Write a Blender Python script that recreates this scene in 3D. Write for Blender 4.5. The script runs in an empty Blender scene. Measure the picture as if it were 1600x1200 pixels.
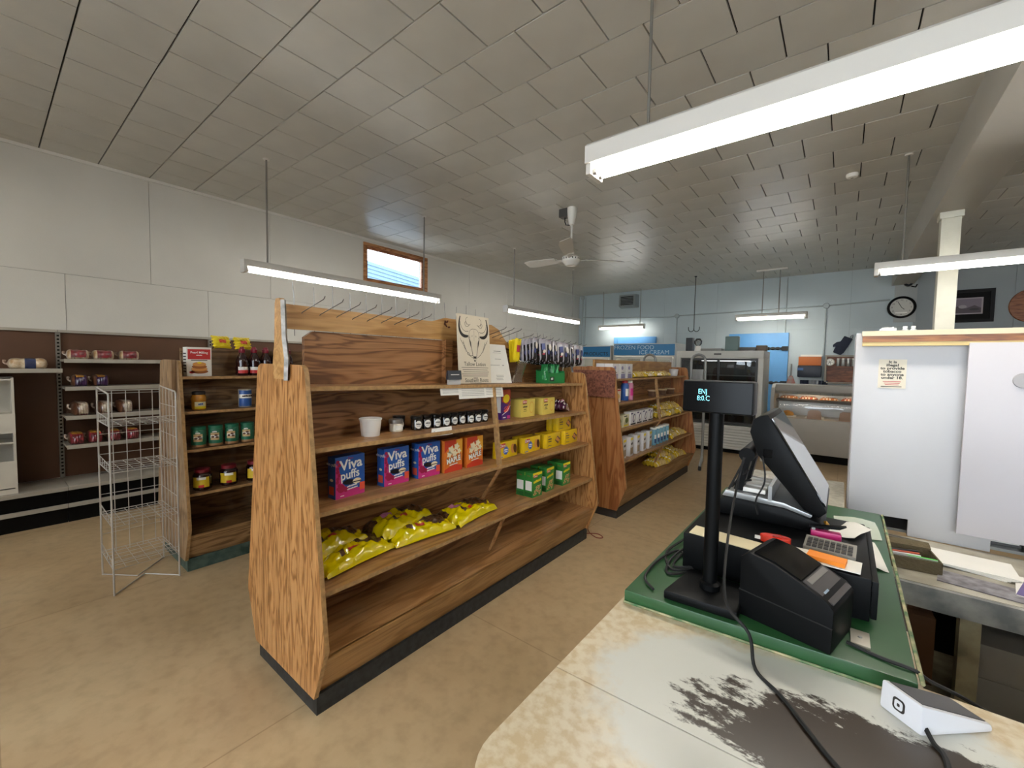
import bpy, bmesh, math, random
from mathutils import Vector, Matrix
random.seed(7)
PI = math.pi
sc = bpy.context.scene
COL = sc.collection

# ------------------------------------------------------------------ camera
YAW, PITCH, ROLL, FPX, EYE = .66841, .050526, .017392, 655.0, 1.55
cam = bpy.data.cameras.new('camera')
cam.sensor_width = 36.0
cam.lens = FPX / 1600 * 36.0
cam.clip_start = .02
cam_o = bpy.data.objects.new('camera', cam)
COL.objects.link(cam_o)
fw = Vector((-math.sin(YAW) * math.cos(PITCH), math.cos(YAW) * math.cos(PITCH), -math.sin(PITCH)))
rt = Vector((math.cos(YAW), math.sin(YAW), 0))
up = rt.cross(fw)
rt2 = rt * math.cos(ROLL) + up * math.sin(ROLL)
up2 = rt2.cross(fw)
M = Matrix((rt2, up2, -fw)).transposed().to_4x4()
M.translation = (0, 0, EYE)
cam_o.matrix_world = M
sc.camera = cam_o

# ------------------------------------------------------------------ world, exposure
w = bpy.data.worlds.new('sky')
sc.world = w
w.use_nodes = True
bg = w.node_tree.nodes['Background']
bg.inputs[0].default_value = (.80, .90, 1.0, 1)
bg.inputs[1].default_value = 8.0
TUBE = 30.0                       # fluorescent tube brightness
sc.view_settings.view_transform = 'Standard'
sc.view_settings.look = 'None'
sc.view_settings.gamma = 1
sc.view_settings.exposure = .38
sc.view_settings.use_curve_mapping = False

def portal(name, loc, rot, sx, sy):
    l = bpy.data.lights.new(name, 'AREA'); l.shape = 'RECTANGLE'; l.size = sx; l.size_y = sy
    l.cycles.is_portal = True
    o = bpy.data.objects.new(name, l); o.location = loc; o.rotation_euler = rot; COL.objects.link(o)
WX, RX, FY, BY, CZ = -5.95, 5.2, -3.4, 10.55, 3.46      # wall planes and ceiling height
SHOPWIN = [(-3.7, -2.2), (-1.2, 1.6), (2.2, 4.8)]
for a, b in SHOPWIN:
    portal('window_light', ((a + b) / 2, FY - .02, 1.75), (-PI / 2, 0, 0), b - a, 1.9)
portal('window_light', (WX - .06, 4.38, 3.0), (0, -PI / 2, 0), .5, 1.1)

# ------------------------------------------------------------------ materials
def srgb(h):
    if isinstance(h, str):
        h = [int(h[i:i + 2], 16) / 255 for i in (0, 2, 4)]
    return tuple((c / 12.92 if c <= .04045 else ((c + .055) / 1.055) ** 2.4) for c in h) + (1,)
MATS = {}
def mat(name, col='808080', rough=.5, metal=0, spec=.5, mott=0, mscale=6, col2=None, bump=0, bscale=60, emit=None, es=1, coat=0):
    if name in MATS: return MATS[name]
    m = bpy.data.materials.new(name); m.use_nodes = True
    nt = m.node_tree; b = nt.nodes['Principled BSDF']
    c = srgb(col)
    b.inputs['Base Color'].default_value = c
    b.inputs['Roughness'].default_value = rough
    b.inputs['Metallic'].default_value = metal
    b.inputs['Specular IOR Level'].default_value = spec
    b.inputs['Coat Weight'].default_value = coat
    tc = None
    if mott or col2 or bump:
        tc = nt.nodes.new('ShaderNodeTexCoord')
    if mott or col2:
        n = nt.nodes.new('ShaderNodeTexNoise'); n.inputs['Scale'].default_value = mscale; n.inputs['Detail'].default_value = 6
        nt.links.new(tc.outputs['Object'], n.inputs['Vector'])
        r = nt.nodes.new('ShaderNodeValToRGB')
        c2 = srgb(col2) if col2 else tuple(v * (1 - mott) for v in c[:3]) + (1,)
        r.color_ramp.elements[0].color = c2; r.color_ramp.elements[1].color = c
        r.color_ramp.elements[0].position = .35; r.color_ramp.elements[1].position = .65
        nt.links.new(n.outputs[0], r.inputs[0]); nt.links.new(r.outputs[0], b.inputs['Base Color'])
    if bump:
        n2 = nt.nodes.new('ShaderNodeTexNoise'); n2.inputs['Scale'].default_value = bscale; n2.inputs['Detail'].default_value = 3
        nt.links.new(tc.outputs['Object'], n2.inputs['Vector'])
        bp = nt.nodes.new('ShaderNodeBump'); bp.inputs['Strength'].default_value = bump; bp.inputs['Distance'].default_value = .01
        nt.links.new(n2.outputs[0], bp.inputs['Height']); nt.links.new(bp.outputs[0], b.inputs['Normal'])
    if emit:
        b.inputs['Emission Color'].default_value = srgb(emit); b.inputs['Emission Strength'].default_value = es
    MATS[name] = m
    return m

def wood(name, light, mid, dark, axis='y', rough=.42, scale=1.0, wear=0.0, rings=9):
    if name in MATS: return MATS[name]
    m = bpy.data.materials.new(name); m.use_nodes = True
    nt = m.node_tree; N = nt.nodes; Lk = nt.links; b = N['Principled BSDF']
    tc = N.new('ShaderNodeTexCoord'); mp = N.new('ShaderNodeMapping')
    s = {'x': (1.5, 13, 13), 'y': (13, 1.5, 13), 'z': (13, 13, 1.5)}[axis]
    mp.inputs['Scale'].default_value = tuple(v * scale for v in s)
    Lk.new(tc.outputs['Object'], mp.inputs['Vector'])
    n = N.new('ShaderNodeTexNoise'); n.inputs['Scale'].default_value = 1.0; n.inputs['Detail'].default_value = 3.5; n.inputs['Roughness'].default_value = .5
    n.inputs['Distortion'].default_value = .7
    Lk.new(mp.outputs[0], n.inputs['Vector'])
    mu = N.new('ShaderNodeMath'); mu.operation = 'MULTIPLY'; mu.inputs[1].default_value = rings * 2 * PI
    si = N.new('ShaderNodeMath'); si.operation = 'SINE'
    Lk.new(n.outputs[0], mu.inputs[0]); Lk.new(mu.outputs[0], si.inputs[0])
    ma = N.new('ShaderNodeMath'); ma.operation = 'MULTIPLY_ADD'; ma.inputs[1].default_value = .5; ma.inputs[2].default_value = .5
    Lk.new(si.outputs[0], ma.inputs[0])
    r = N.new('ShaderNodeValToRGB'); e = r.color_ramp.elements
    e[0].position = .0; e[0].color = srgb(light); e[1].position = 1; e[1].color = srgb(dark)
    k = e.new(.62); k.color = srgb(mid)
    Lk.new(ma.outputs[0], r.inputs[0])
    # fine fibre streaks
    mp2 = N.new('ShaderNodeMapping')
    s2 = {'x': (3, 90, 90), 'y': (90, 3, 90), 'z': (90, 90, 3)}[axis]
    mp2.inputs['Scale'].default_value = s2; Lk.new(tc.outputs['Object'], mp2.inputs['Vector'])
    n2 = N.new('ShaderNodeTexNoise'); n2.inputs['Scale'].default_value = 1; n2.inputs['Detail'].default_value = 3
    Lk.new(mp2.outputs[0], n2.inputs['Vector'])
    r2 = N.new('ShaderNodeValToRGB'); r2.color_ramp.elements[0].position = .3; r2.color_ramp.elements[0].color = (.62, .6, .58, 1)
    r2.color_ramp.elements[1].position = .62; r2.color_ramp.elements[1].color = (1, 1, 1, 1)
    Lk.new(n2.outputs[0], r2.inputs[0])
    mx = N.new('ShaderNodeMixRGB'); mx.blend_type = 'MULTIPLY'; mx.inputs[0].default_value = .55
    Lk.new(r.outputs[0], mx.inputs[1]); Lk.new(r2.outputs[0], mx.inputs[2])
    out = mx
    if wear:
        n3 = N.new('ShaderNodeTexNoise'); n3.inputs['Scale'].default_value = 4.5; n3.inputs['Detail'].default_value = 7
        Lk.new(tc.outputs['Object'], n3.inputs['Vector'])
        r3 = N.new('ShaderNodeValToRGB'); r3.color_ramp.elements[0].position = .52; r3.color_ramp.elements[0].color = (0, 0, 0, 1)
        r3.color_ramp.elements[1].position = .72; r3.color_ramp.elements[1].color = (wear, wear, wear, 1)
        Lk.new(n3.outputs[0], r3.inputs[0])
        m3 = N.new('ShaderNodeMixRGB'); m3.inputs[2].default_value = srgb('b9aa92')
        Lk.new(r3.outputs[0], m3.inputs[0]); Lk.new(mx.outputs[0], m3.inputs[1]); out = m3
    Lk.new(out.outputs[0], b.inputs['Base Color'])
    b.inputs['Roughness'].default_value = rough
    MATS[name] = m
    return m

def glass(name, tint=(1, 1, 1, 1), refl=.12, rough=.02):
    if name in MATS: return MATS[name]
    m = bpy.data.materials.new(name); m.use_nodes = True; nt = m.node_tree
    for n in list(nt.nodes):
        if n.type != 'OUTPUT_MATERIAL': nt.nodes.remove(n)
    t = nt.nodes.new('ShaderNodeBsdfTransparent'); t.inputs[0].default_value = tint
    g = nt.nodes.new('ShaderNodeBsdfGlossy'); g.inputs['Roughness'].default_value = rough
    f = nt.nodes.new('ShaderNodeFresnel'); f.inputs[0].default_value = 1.45
    a = nt.nodes.new('ShaderNodeMath'); a.operation = 'ADD'; a.inputs[1].default_value = refl - .04; a.use_clamp = True
    mx = nt.nodes.new('ShaderNodeMixShader')
    nt.links.new(f.outputs[0], a.inputs[0]); nt.links.new(a.outputs[0], mx.inputs[0])
    nt.links.new(t.outputs[0], mx.inputs[1]); nt.links.new(g.outputs[0], mx.inputs[2])
    nt.links.new(mx.outputs[0], [n for n in nt.nodes if n.type == 'OUTPUT_MATERIAL'][0].inputs[0])
    MATS[name] = m
    return m

# ------------------------------------------------------------------ mesh builder
_T = {}
def text_data(s, bold):
    k = (s, bold)
    if k not in _T:
        c = bpy.data.curves.new('t', 'FONT'); c.body = s; c.size = 1; c.align_x = 'CENTER'; c.align_y = 'CENTER'; c.offset = bold; c.resolution_u = 3
        o = bpy.data.objects.new('t', c)
        me = o.to_mesh()
        v = [tuple(x.co) for x in me.vertices]; f = [tuple(p.vertices) for p in me.polygons]
        o.to_mesh_clear(); bpy.data.objects.remove(o); bpy.data.curves.remove(c)
        _T[k] = (v, f)
    return _T[k]

class MB:
    def __init__(s): s.v = []; s.f = []; s.m = []
    def add(s, vs, fs, m=0):
        o = len(s.v); s.v += [tuple(v) for v in vs]
        for i, f in enumerate(fs):
            s.f.append(tuple(o + k for k in f)); s.m.append(m[i] if isinstance(m, (list, tuple)) else m)
        return s
    def box(s, x0, x1, y0, y1, z0, z1, m=0):
        return s.hexa([(x0, y0, z0), (x1, y0, z0), (x1, y1, z0), (x0, y1, z0), (x0, y0, z1), (x1, y0, z1), (x1, y1, z1), (x0, y1, z1)], m)
    def hexa(s, p, m=0):
        return s.add(p, [(3, 2, 1, 0), (4, 5, 6, 7), (0, 1, 5, 4), (1, 2, 6, 5), (2, 3, 7, 6), (3, 0, 4, 7)], m)
    def prism(s, pts, axis, a, b, m=0):
        n = len(pts)
        def P(p, t): return {'x': (t, p[0], p[1]), 'y': (p[0], t, p[1]), 'z': (p[0], p[1], t)}[axis]
        vs = [P(p, a) for p in pts] + [P(p, b) for p in pts]
        fs = [tuple(range(n)), tuple(range(2 * n - 1, n - 1, -1))] + [(i, (i + 1) % n, n + (i + 1) % n, n + i) for i in range(n)]
        return s.add(vs, fs, m)
    def tube(s, pts, r, n=6, m=0, caps=True, radii=None):
        pts = [Vector(p) for p in pts]; k = len(pts); vs = []
        t0 = (pts[1] - pts[0]).normalized()
        a = Vector((0, 0, 1)) if abs(t0.z) < .9 else Vector((1, 0, 0))
        u = t0.cross(a).normalized()
        for i in range(k):
            t = (pts[min(i + 1, k - 1)] - pts[max(i - 1, 0)]).normalized()
            u = (u - t * u.dot(t)).normalized(); w_ = t.cross(u)
            rr = radii[i] if radii else r
            for j in range(n):
                q = 2 * PI * j / n
                vs.append(pts[i] + (u * math.cos(q) + w_ * math.sin(q)) * rr)
        fs = [(i * n + j, i * n + (j + 1) % n, (i + 1) * n + (j + 1) % n, (i + 1) * n + j) for i in range(k - 1) for j in range(n)]
        if caps: fs += [tuple(range(n - 1, -1, -1)), tuple((k - 1) * n + j for j in range(n))]
        return s.add(vs, fs, m)
    def cyl(s, p0, p1, r0, r1=None, n=16, m=0):
        return s.tube([p0, p1], r0, n, m, True, [r0, r0 if r1 is None else r1])
    def lathe(s, prof, n=20, m=0, c=(0, 0), ring=False):
        k = len(prof); vs = []
        for r, z in prof:
            for j in range(n):
                q = 2 * PI * j / n; vs.append((c[0] + r * math.cos(q), c[1] + r * math.sin(q), z))
        fs = []; ms = []
        for i in range(k - 1):
            for j in range(n):
                fs.append((i * n + j, i * n + (j + 1) % n, (i + 1) * n + (j + 1) % n, (i + 1) * n + j)); ms.append(m[i] if isinstance(m, (list, tuple)) else m)
        if ring:
            for j in range(n): fs.append(((k - 1) * n + j, (k - 1) * n + (j + 1) % n, (j + 1) % n, j)); ms.append(ms[0])
            return s.add(vs, fs, ms)
        fs.append(tuple(range(n - 1, -1, -1))); ms.append(ms[0]); fs.append(tuple((k - 1) * n + j for j in range(n))); ms.append(ms[n * (k - 1) - 1])
        return s.add(vs, fs, ms)
    # flat print in the x-z plane at depth y (front of a thing faces -y)
    def rect(s, x0, x1, z0, z1, y, m=0): return s.add([(x0, y, z0), (x1, y, z0), (x1, y, z1), (x0, y, z1)], [(0, 1, 2, 3)], m)
    def poly(s, pts, y, m=0): return s.add([(p[0], y, p[1]) for p in pts], [tuple(range(len(pts)))], m)
    def disc(s, cx, cz, rx, rz, y, m=0, n=18, rot=0):
        c, d = math.cos(rot), math.sin(rot)
        return s.poly([(cx + rx * math.cos(2 * PI * i / n) * c - rz * math.sin(2 * PI * i / n) * d, cz + rx * math.cos(2 * PI * i / n) * d + rz * math.sin(2 * PI * i / n) * c) for i in range(n)], y, m)
    def stroke(s, pts, wd, y, m=0):
        k = len(pts)
        L_, R_ = [], []
        for i in range(k):
            a = pts[max(i - 1, 0)]; b = pts[min(i + 1, k - 1)]
            dx, dz = b[0] - a[0], b[1] - a[1]; l = math.hypot(dx, dz) or 1
            ww = (wd[i] if isinstance(wd, (list, tuple)) else wd) / 2
            L_.append((pts[i][0] - dz / l * ww, y, pts[i][1] + dx / l * ww)); R_.append((pts[i][0] + dz / l * ww, y, pts[i][1] - dx / l * ww))
        return s.add(L_ + R_, [(i, i + 1, k + i + 1, k + i) for i in range(k - 1)], m)
    def text(s, t, size, cx, cz, y, m=0, bold=0, sx=1, rot=0):
        c, d = math.cos(rot), math.sin(rot)
        v, f = text_data(t, bold)
        return s.add([(cx + (p[0] * sx * c - p[1] * d) * size, y, cz + (p[0] * sx * d + p[1] * c) * size) for p in v], f, m)
    def scribble(s, n, size, cx, cz, y, m=0, bold=0, sx=1, rot=0):
        # print too small to read in the photograph: a row of n short bars
        c, d = math.cos(rot), math.sin(rot); L_ = n * .52 * sx; v = []; f = []
        for k in range(n):
            x = -L_ / 2 + k * .52 * sx; h = .26 + .07 * (k * 7 % 3); o = len(v)
            v += [(x, -.26), (x + .44 * sx, -.26), (x + .44 * sx, h), (x, h)]; f.append((o, o + 1, o + 2, o + 3))
        return s.add([(cx + (p[0] * c - p[1] * d) * size, y, cz + (p[0] * d + p[1] * c) * size) for p in v], f, m)
    def grid(s, fn, nu, nv, m=0, mf=None, wrap=False):
        vs = [fn(i / nu, j / nv) for i in range(nu + 1) for j in range(nv + 1)]
        fs = []; ms = []
        for i in range(nu):
            for j in range(nv):
                fs.append((i * (nv + 1) + j, (i + 1) * (nv + 1) + j, (i + 1) * (nv + 1) + j + 1, i * (nv + 1) + j + 1))
                ms.append(mf((i + .5) / nu, (j + .5) / nv) if mf else m)
        return s.add(vs, fs, ms)
    def xf(s, mtx):
        s.v = [tuple(mtx @ Vector(v)) for v in s.v]; return s
    def build(s, name, mats, parent=None, loc=(0, 0, 0), rz=0, bevel=0, fix=True, weld=False, rot=None):
        me = bpy.data.meshes.new(name); me.from_pydata(s.v, [], s.f)
        if not isinstance(mats, (list, tuple)): mats = [mats]
        for q in mats: me.materials.append(q)
        me.polygons.foreach_set('material_index', s.m)
        if fix or weld:
            bm = bmesh.new(); bm.from_mesh(me)
            if weld: bmesh.ops.remove_doubles(bm, verts=bm.verts, dist=1e-5)
            bmesh.ops.recalc_face_normals(bm, faces=bm.faces)
            if bevel: bmesh.ops.bevel(bm, geom=[e for e in bm.edges if len(e.link_faces) == 2 and e.calc_face_angle() > .5], offset=bevel, segments=2, profile=.6, affect='EDGES', clamp_overlap=True)
            bm.to_mesh(me); bm.free()
        me.polygons.foreach_set('use_smooth', [True] * len(me.polygons))
        me.set_sharp_from_angle(angle=math.radians(38))
        o = bpy.data.objects.new(name, me); COL.objects.link(o)
        o.parent = parent; o.location = loc; o.rotation_euler = rot if rot else (0, 0, rz)
        return o

def tag(o, label, cat, group=None, kind=None):
    o['label'] = label; o['category'] = cat
    if group: o['group'] = group
    if kind: o['kind'] = kind
    return o
def struct(o): o['kind'] = 'structure'; return o
def thing(name, label, cat, loc=(0, 0, 0), rz=0, group=None, rot=None):
    o = bpy.data.objects.new(name, None); o.empty_display_size = .05; COL.objects.link(o)
    o.location = loc; o.rotation_euler = rot if rot else (0, 0, rz)
    return tag(o, label, cat, group)
def kids(o): return [c for c in bpy.data.objects if c.parent == o]
def dup(root, loc, rz=0, label=None, group=None, rot=None):
    r = root.copy(); COL.objects.link(r); r.location = loc; r.rotation_euler = rot if rot else (0, 0, rz)
    if label: r['label'] = label
    if group: r['group'] = group
    for ch in PARTS.get(root.name, []):
        c = ch.copy(); COL.objects.link(c); c.parent = r
    return r
PARTS = {}
def part(root, o):
    PARTS.setdefault(root.name, []).append(o); return o

# palette
M_white = mat('white_paint', 'd9d7d0', .5, mott=.05, mscale=3)
M_frost = mat('fixture_enamel', 'd8d4cc', .4)
M_tube = mat('lit_tube', 'ffffff', .4, emit='fffaf0', es=TUBE)
M_rod = mat('rod_steel', '8f8c86', .45, .7)
M_black = mat('black_plastic', '08090a', .42, spec=.12)
M_blackg = mat('black_gloss', '050506', .15, spec=.12)
M_steel = mat('steel', 'a9a9a6', .35, .8)
M_wire = mat('chrome_wire', 'c4c1bc', .35, .4)
M_dark = mat('dark_void', '0d0b09', .85, spec=.2)
M_paper = mat('paper', 'e9e6de', .7, mott=.04)
M_ink = mat('ink', '2b2622', .6)
M_rub = mat('rubber_black', '1a1a1a', .7)
M_red = mat('print_red', 'c22a2a', .45)
M_yel = mat('print_yellow', 'ecd21e', .4)
M_whi = mat('print_white', 'f3f1ea', .45)
PLY_END = wood('ply_end', 'c08e58', 'b37f4b', '8a5b2c', 'z', .38, 1.5, rings=6)
PLY_BACK = wood('ply_back', 'a5754a', '96673d', '6e4624', 'y', .42, .8, rings=7)
PLY_SHELF = wood('ply_shelf', 'b08354', 'a47748', '8d6238', 'y', .4, .9, rings=4, wear=.2)
PLY_LIP = wood('ply_lip', 'b38a56', 'a97e4a', '966c3a', 'y', .4, .8, rings=5)
PLY_RAIL = wood('ply_rail', 'c59a62', 'b98c54', 'a87a44', 'y', .4, .8, rings=4)
EDGE = mat('ply_edge', 'b08a5a', .6, mott=.35, mscale=40)
PLY_OLD = wood('ply_old', 'a88b68', '97795a', '7b5f42', 'z', .5, .9, wear=.5, rings=9)
PLY_OLDSH = wood('ply_old_shelf', '8c6c48', '7c5c3a', '5c4024', 'y', .45, .8, wear=.4, rings=6)
KICK = mat('toe_vinyl', '14171a', .5, col2='2a2e31', mscale=30)
KICKG = mat('toe_vinyl_green', '2b423c', .5, col2='51645c', mscale=14)

# ------------------------------------------------------------------ room shell
def floor_mat():
    m = bpy.data.materials.new('floor_lino'); m.use_nodes = True; nt = m.node_tree; N = nt.nodes; Lk = nt.links; b = N['Principled BSDF']
    tc = N.new('ShaderNodeTexCoord')
    n1 = N.new('ShaderNodeTexNoise'); n1.inputs['Scale'].default_value = .9; n1.inputs['Detail'].default_value = 8; n1.inputs['Roughness'].default_value = .62
    n2 = N.new('ShaderNodeTexNoise'); n2.inputs['Scale'].default_value = 14; n2.inputs['Detail'].default_value = 6
    Lk.new(tc.outputs['Object'], n1.inputs['Vector']); Lk.new(tc.outputs['Object'], n2.inputs['Vector'])
    r = N.new('ShaderNodeValToRGB'); e = r.color_ramp.elements
    e[0].position = .3; e[0].color = srgb('a58c68'); e[1].position = .7; e[1].color = srgb('c8b18c'); k = e.new(.5); k.color = srgb('b89f7b')
    Lk.new(n1.outputs[0], r.inputs[0])
    r2 = N.new('ShaderNodeValToRGB'); r2.color_ramp.elements[0].position = .3; r2.color_ramp.elements[0].color = (.75, .74, .72, 1); r2.color_ramp.elements[1].position = .55; r2.color_ramp.elements[1].color = (1, 1, 1, 1)
    Lk.new(n2.outputs[0], r2.inputs[0])
    mx = N.new('ShaderNodeMixRGB'); mx.blend_type = 'MULTIPLY'; mx.inputs[0].default_value = .6
    Lk.new(r.outputs[0], mx.inputs[1]); Lk.new(r2.outputs[0], mx.inputs[2])
    # scuffs: sparse short dark marks
    mp = N.new('ShaderNodeMapping'); mp.inputs['Scale'].default_value = (3.0, 9.0, 1); mp.inputs['Rotation'].default_value = (0, 0, .5)
    Lk.new(tc.outputs['Object'], mp.inputs['Vector'])
    n3 = N.new('ShaderNodeTexNoise'); n3.inputs['Scale'].default_value = 2.2; n3.inputs['Detail'].default_value = 9; n3.inputs['Roughness'].default_value = .75
    Lk.new(mp.outputs[0], n3.inputs['Vector'])
    r3 = N.new('ShaderNodeValToRGB'); r3.color_ramp.elements[0].position = .68; r3.color_ramp.elements[0].color = (0, 0, 0, 1); r3.color_ramp.elements[1].position = .78; r3.color_ramp.elements[1].color = (.6, .6, .6, 1)
    Lk.new(n3.outputs[0], r3.inputs[0])
    m2 = N.new('ShaderNodeMixRGB'); m2.inputs[2].default_value = srgb('5b4a35'); Lk.new(r3.outputs[0], m2.inputs[0]); Lk.new(mx.outputs[0], m2.inputs[1])
    # sheet seams
    br = N.new('ShaderNodeTexBrick'); br.inputs['Scale'].default_value = 1; br.inputs['Brick Width'].default_value = 1.83; br.inputs['Row Height'].default_value = 1.83; br.inputs['Mortar Size'].default_value = .0035
    br.offset = 0; br.inputs['Color1'].default_value = br.inputs['Color2'].default_value = (1, 1, 1, 1); br.inputs['Mortar'].default_value = (.62, .58, .52, 1)
    Lk.new(tc.outputs['Object'], br.inputs['Vector'])
    m3 = N.new('ShaderNodeMixRGB'); m3.blend_type = 'MULTIPLY'; m3.inputs[0].default_value = .7; Lk.new(m2.outputs[0], m3.inputs[1]); Lk.new(br.outputs['Color'], m3.inputs[2])
    Lk.new(m3.outputs[0], b.inputs['Base Color'])
    b.inputs['Roughness'].default_value = .36
    b.inputs['Specular IOR Level'].default_value = .45
    return m
struct(MB().box(WX - .1, RX, FY, BY, -.06, 0).build('floor', floor_mat()))

TILE = mat('ceiling_tile_paint', 'c5c2b8', .34, mott=.1, mscale=2.2, bump=.12, bscale=18)
ceil = struct(MB().box(WX - .1, RX, FY, BY, CZ + .012, CZ + .06).build('ceiling', mat('ceiling_backing', '1d1a17', .9)))
ROW, TW, GAP = .394, .405, .006
tile_mesh = None
far = MB()
cands = []
for k in range(-10, 27):
    y0 = .387 + ROW * k; y1 = min(y0 + ROW, BY - .002)
    if y1 - y0 < .1: continue
    off = -.97 + (0 if (k - 5) % 2 == 0 else TW / 2)
    for j in range(-13, 17):
        x0 = off + TW * j; x1 = x0 + TW
        x0 = max(x0, WX); x1 = min(x1, RX)
        if x1 - x0 < .03 or (x0 > .5 and x1 < 1.0): continue
        cx, cy = (x0 + x1) / 2, (y0 + y1) / 2
        v = Vector((cx, cy, CZ - EYE)); d = v.dot(fw)
        vis = d > .3 and abs(v.dot(rt2) / d * FPX) < 880 and abs(v.dot(up2) / d * FPX) < 680
        if k < -1: vis = False
        cands.append((not vis, v.length, x0, x1, y0, y1))
cands.sort()
tiles_n = 0
for nv, dist, x0, x1, y0, y1 in cands:
    full = abs(x1 - x0 - TW) < 1e-4 and abs(y1 - y0 - ROW) < 1e-4
    if not nv and tiles_n < 300:
        g = GAP
        dz = random.uniform(-.0012, .0012); a = (x1 - x0) / 2 - g / 2; c = (y1 - y0) / 2 - g / 2
        if full and tile_mesh:
            o = bpy.data.objects.new('ceiling_tile', tile_mesh); COL.objects.link(o); o.parent = ceil
        else:
            o = MB().hexa([(-a + .002, -c + .002, 0), (a - .002, -c + .002, 0), (a - .002, c - .002, 0), (-a + .002, c - .002, 0), (-a, -c, .0125), (a, -c, .0125), (a, c, .0125), (-a, c, .0125)]).build('ceiling_tile', TILE, ceil)
            if full: tile_mesh = o.data
        o.location = ((x0 + x1) / 2, (y0 + y1) / 2, CZ + dz)
        tiles_n += 1
    else:
        far.box(x0 + GAP / 2, x1 - GAP / 2, y0 + GAP / 2, y1 - GAP / 2, CZ, CZ + .0125)
fo = far.build('ceiling_tiles_rest', TILE, ceil); fo['kind'] = 'stuff'

# left wall with sheets; window opening Y 3.74..5.02, Z 2.77..3.38
WPAINT = mat('left_wall_paint', 'cfcdc6', .55, mott=.06, mscale=1.6, bump=.05, bscale=90)
wl = MB()
wy0, wy1, wz0, wz1 = 3.80, 4.96, 2.80, 3.36
wl.box(WX - .16, WX - .012, FY, wy0, 0, CZ + .01); wl.box(WX - .16, WX - .012, wy1, BY, 0, CZ + .01)
wl.box(WX - .16, WX - .012, wy0, wy1, 0, wz0); wl.box(WX - .16, WX - .012, wy0, wy1, wz1, CZ + .01)
wall_l = struct(wl.build('wall_left', mat('wall_gap', '7d7a74', .8)))
def wpanel(y0, y1, z0, z1):
    g = .0018
    MB().box(WX - .012, WX, y0 + g, y1 - g, z0 + g, z1 - g).build('wall_panel', WPAINT, wall_l)
ys = [FY, -1.23, -.03, 1.17, 2.385, wy0]
for a, b in zip(ys, ys[1:]): wpanel(a, b, 2.335, CZ)
ys = [FY, -1.8, -.64, .525, 1.69, 2.86, 4.03, 5.2, 6.4, 7.6, 8.8, BY]
for a, b in zip(ys, ys[1:]): wpanel(a, b, 1.79 if b < 6 else 1.2, 2.335)
for a, b in zip(ys, ys[1:]): wpanel(a, b, .0, 1.79 if b < 6 else 1.2)
wpanel(wy0, wy1, 2.335, wz0); wpanel(wy0, wy1, wz1, CZ)
ys = [wy1, 6.1, 7.3, 8.5, 9.7, BY]
for a, b in zip(ys, ys[1:]): wpanel(a, b, 2.335, CZ)
struct(MB().box(WX, WX + .018, FY, BY, CZ - .03, CZ).build('trim_1', M_white))

# window 1 in the left wall
win = struct(bpy.data.objects.new('window_1', None)); COL.objects.link(win); win.location = (WX, 4.38, 3.08)
PINE = wood('window_pine', 'c08a5a', 'b07848', '8f5a30', 'y', .4, 1.5, rings=4)
def bar(y0, y1, z0, z1, x0=-.09, x1=.012): return MB().box(x0, x1, y0 - 4.38, y1 - 4.38, z0 - 3.08, z1 - 3.08).build('window_frame', PINE, win, bevel=.003)
bar(3.74, 3.80, 2.765, 3.395); bar(4.96, 5.02, 2.765, 3.395); bar(3.80, 4.96, 2.765, 2.82); bar(3.80, 4.96, 3.345, 3.395)
s_ = MB()
for y0, y1, z0, z1 in ((3.80, 3.835, 2.82, 3.345), (4.925, 4.96, 2.82, 3.345), (3.835, 4.925, 2.82, 2.855), (3.835, 4.925, 3.31, 3.345)):
    s_.box(-.075, -.03, y0 - 4.38, y1 - 4.38, z0 - 3.08, z1 - 3.08)
s_.build('sash', wood('sash_pine', 'b8805a', 'a06a48', '7d4c30', 'y', .4, 1.5, rings=4), win, bevel=.003)
MB().box(-.056, -.052, -.545, .545, -.225, .23).build('pane', glass('window_glass', (1, 1, 1, 1), .06), win)
MB().box(-.03, -.01, -.05, .05, -.262, -.245).build('latch', M_steel, win, bevel=.002)

# neighbouring house seen through the window
nb = thing('neighbouring_house', 'blue-grey clad house gable seen through the small window', 'house', (-11.5, 8.2, 0))
SID = mat('siding', '4a6476', .6, mott=.1)
for i in range(22):
    z = 2.1 + i * .115
    MB().hexa([(-.02, -5.5, z), (.03, -5.5, z), (.03, 5.0, z - .9), (-.02, 5.0, z - .9), (-.02, -5.5, z + .11), (.005, -5.5, z + .11), (.005, 5.0, z - .79), (-.02, 5.0, z - .79)]).build('siding_board', SID, nb)
MB().box(-3, -.03, -5.5, 5, -.35, 2.2).build('house_wall', SID, nb)
nb.location.z = .35

# back wall: sheets with seams, left section pale blue, right of the beam grey
BWP = mat('back_wall_paint', 'b9c6ca', .5, mott=.05, mscale=1.5)
BWG = mat('grey_wall_paint', '9aa2a4', .55, mott=.05, mscale=1.5)
wall_b = struct(MB().box(WX - .1, RX, BY + .012, BY + .12, 0, CZ + .05).build('wall_back', mat('wall_gap_blue', '7f8a8d', .8)))
xs = [WX, -4.75, -3.55, -2.35, -1.15, .05, .95]
for a, b in zip(xs, xs[1:]):
    for z0, z1 in ((0, 1.1), (1.1, 2.34), (2.34, CZ)):
        MB().box(a + .0015, b - .0015, BY, BY + .012, z0 + .001, z1 - .001).build('wall_panel', BWP, wall_b)
xs = [.95, 2.15, 3.35, 4.3, RX]
for a, b in zip(xs, xs[1:]):
    MB().box(a + .0015, b - .0015, BY, BY + .012, 0, CZ).build('wall_panel', BWG, wall_b)
struct(MB().box(RX, RX + .12, FY, BY, 0, CZ + .05).build('wall_right', M_white))
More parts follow.
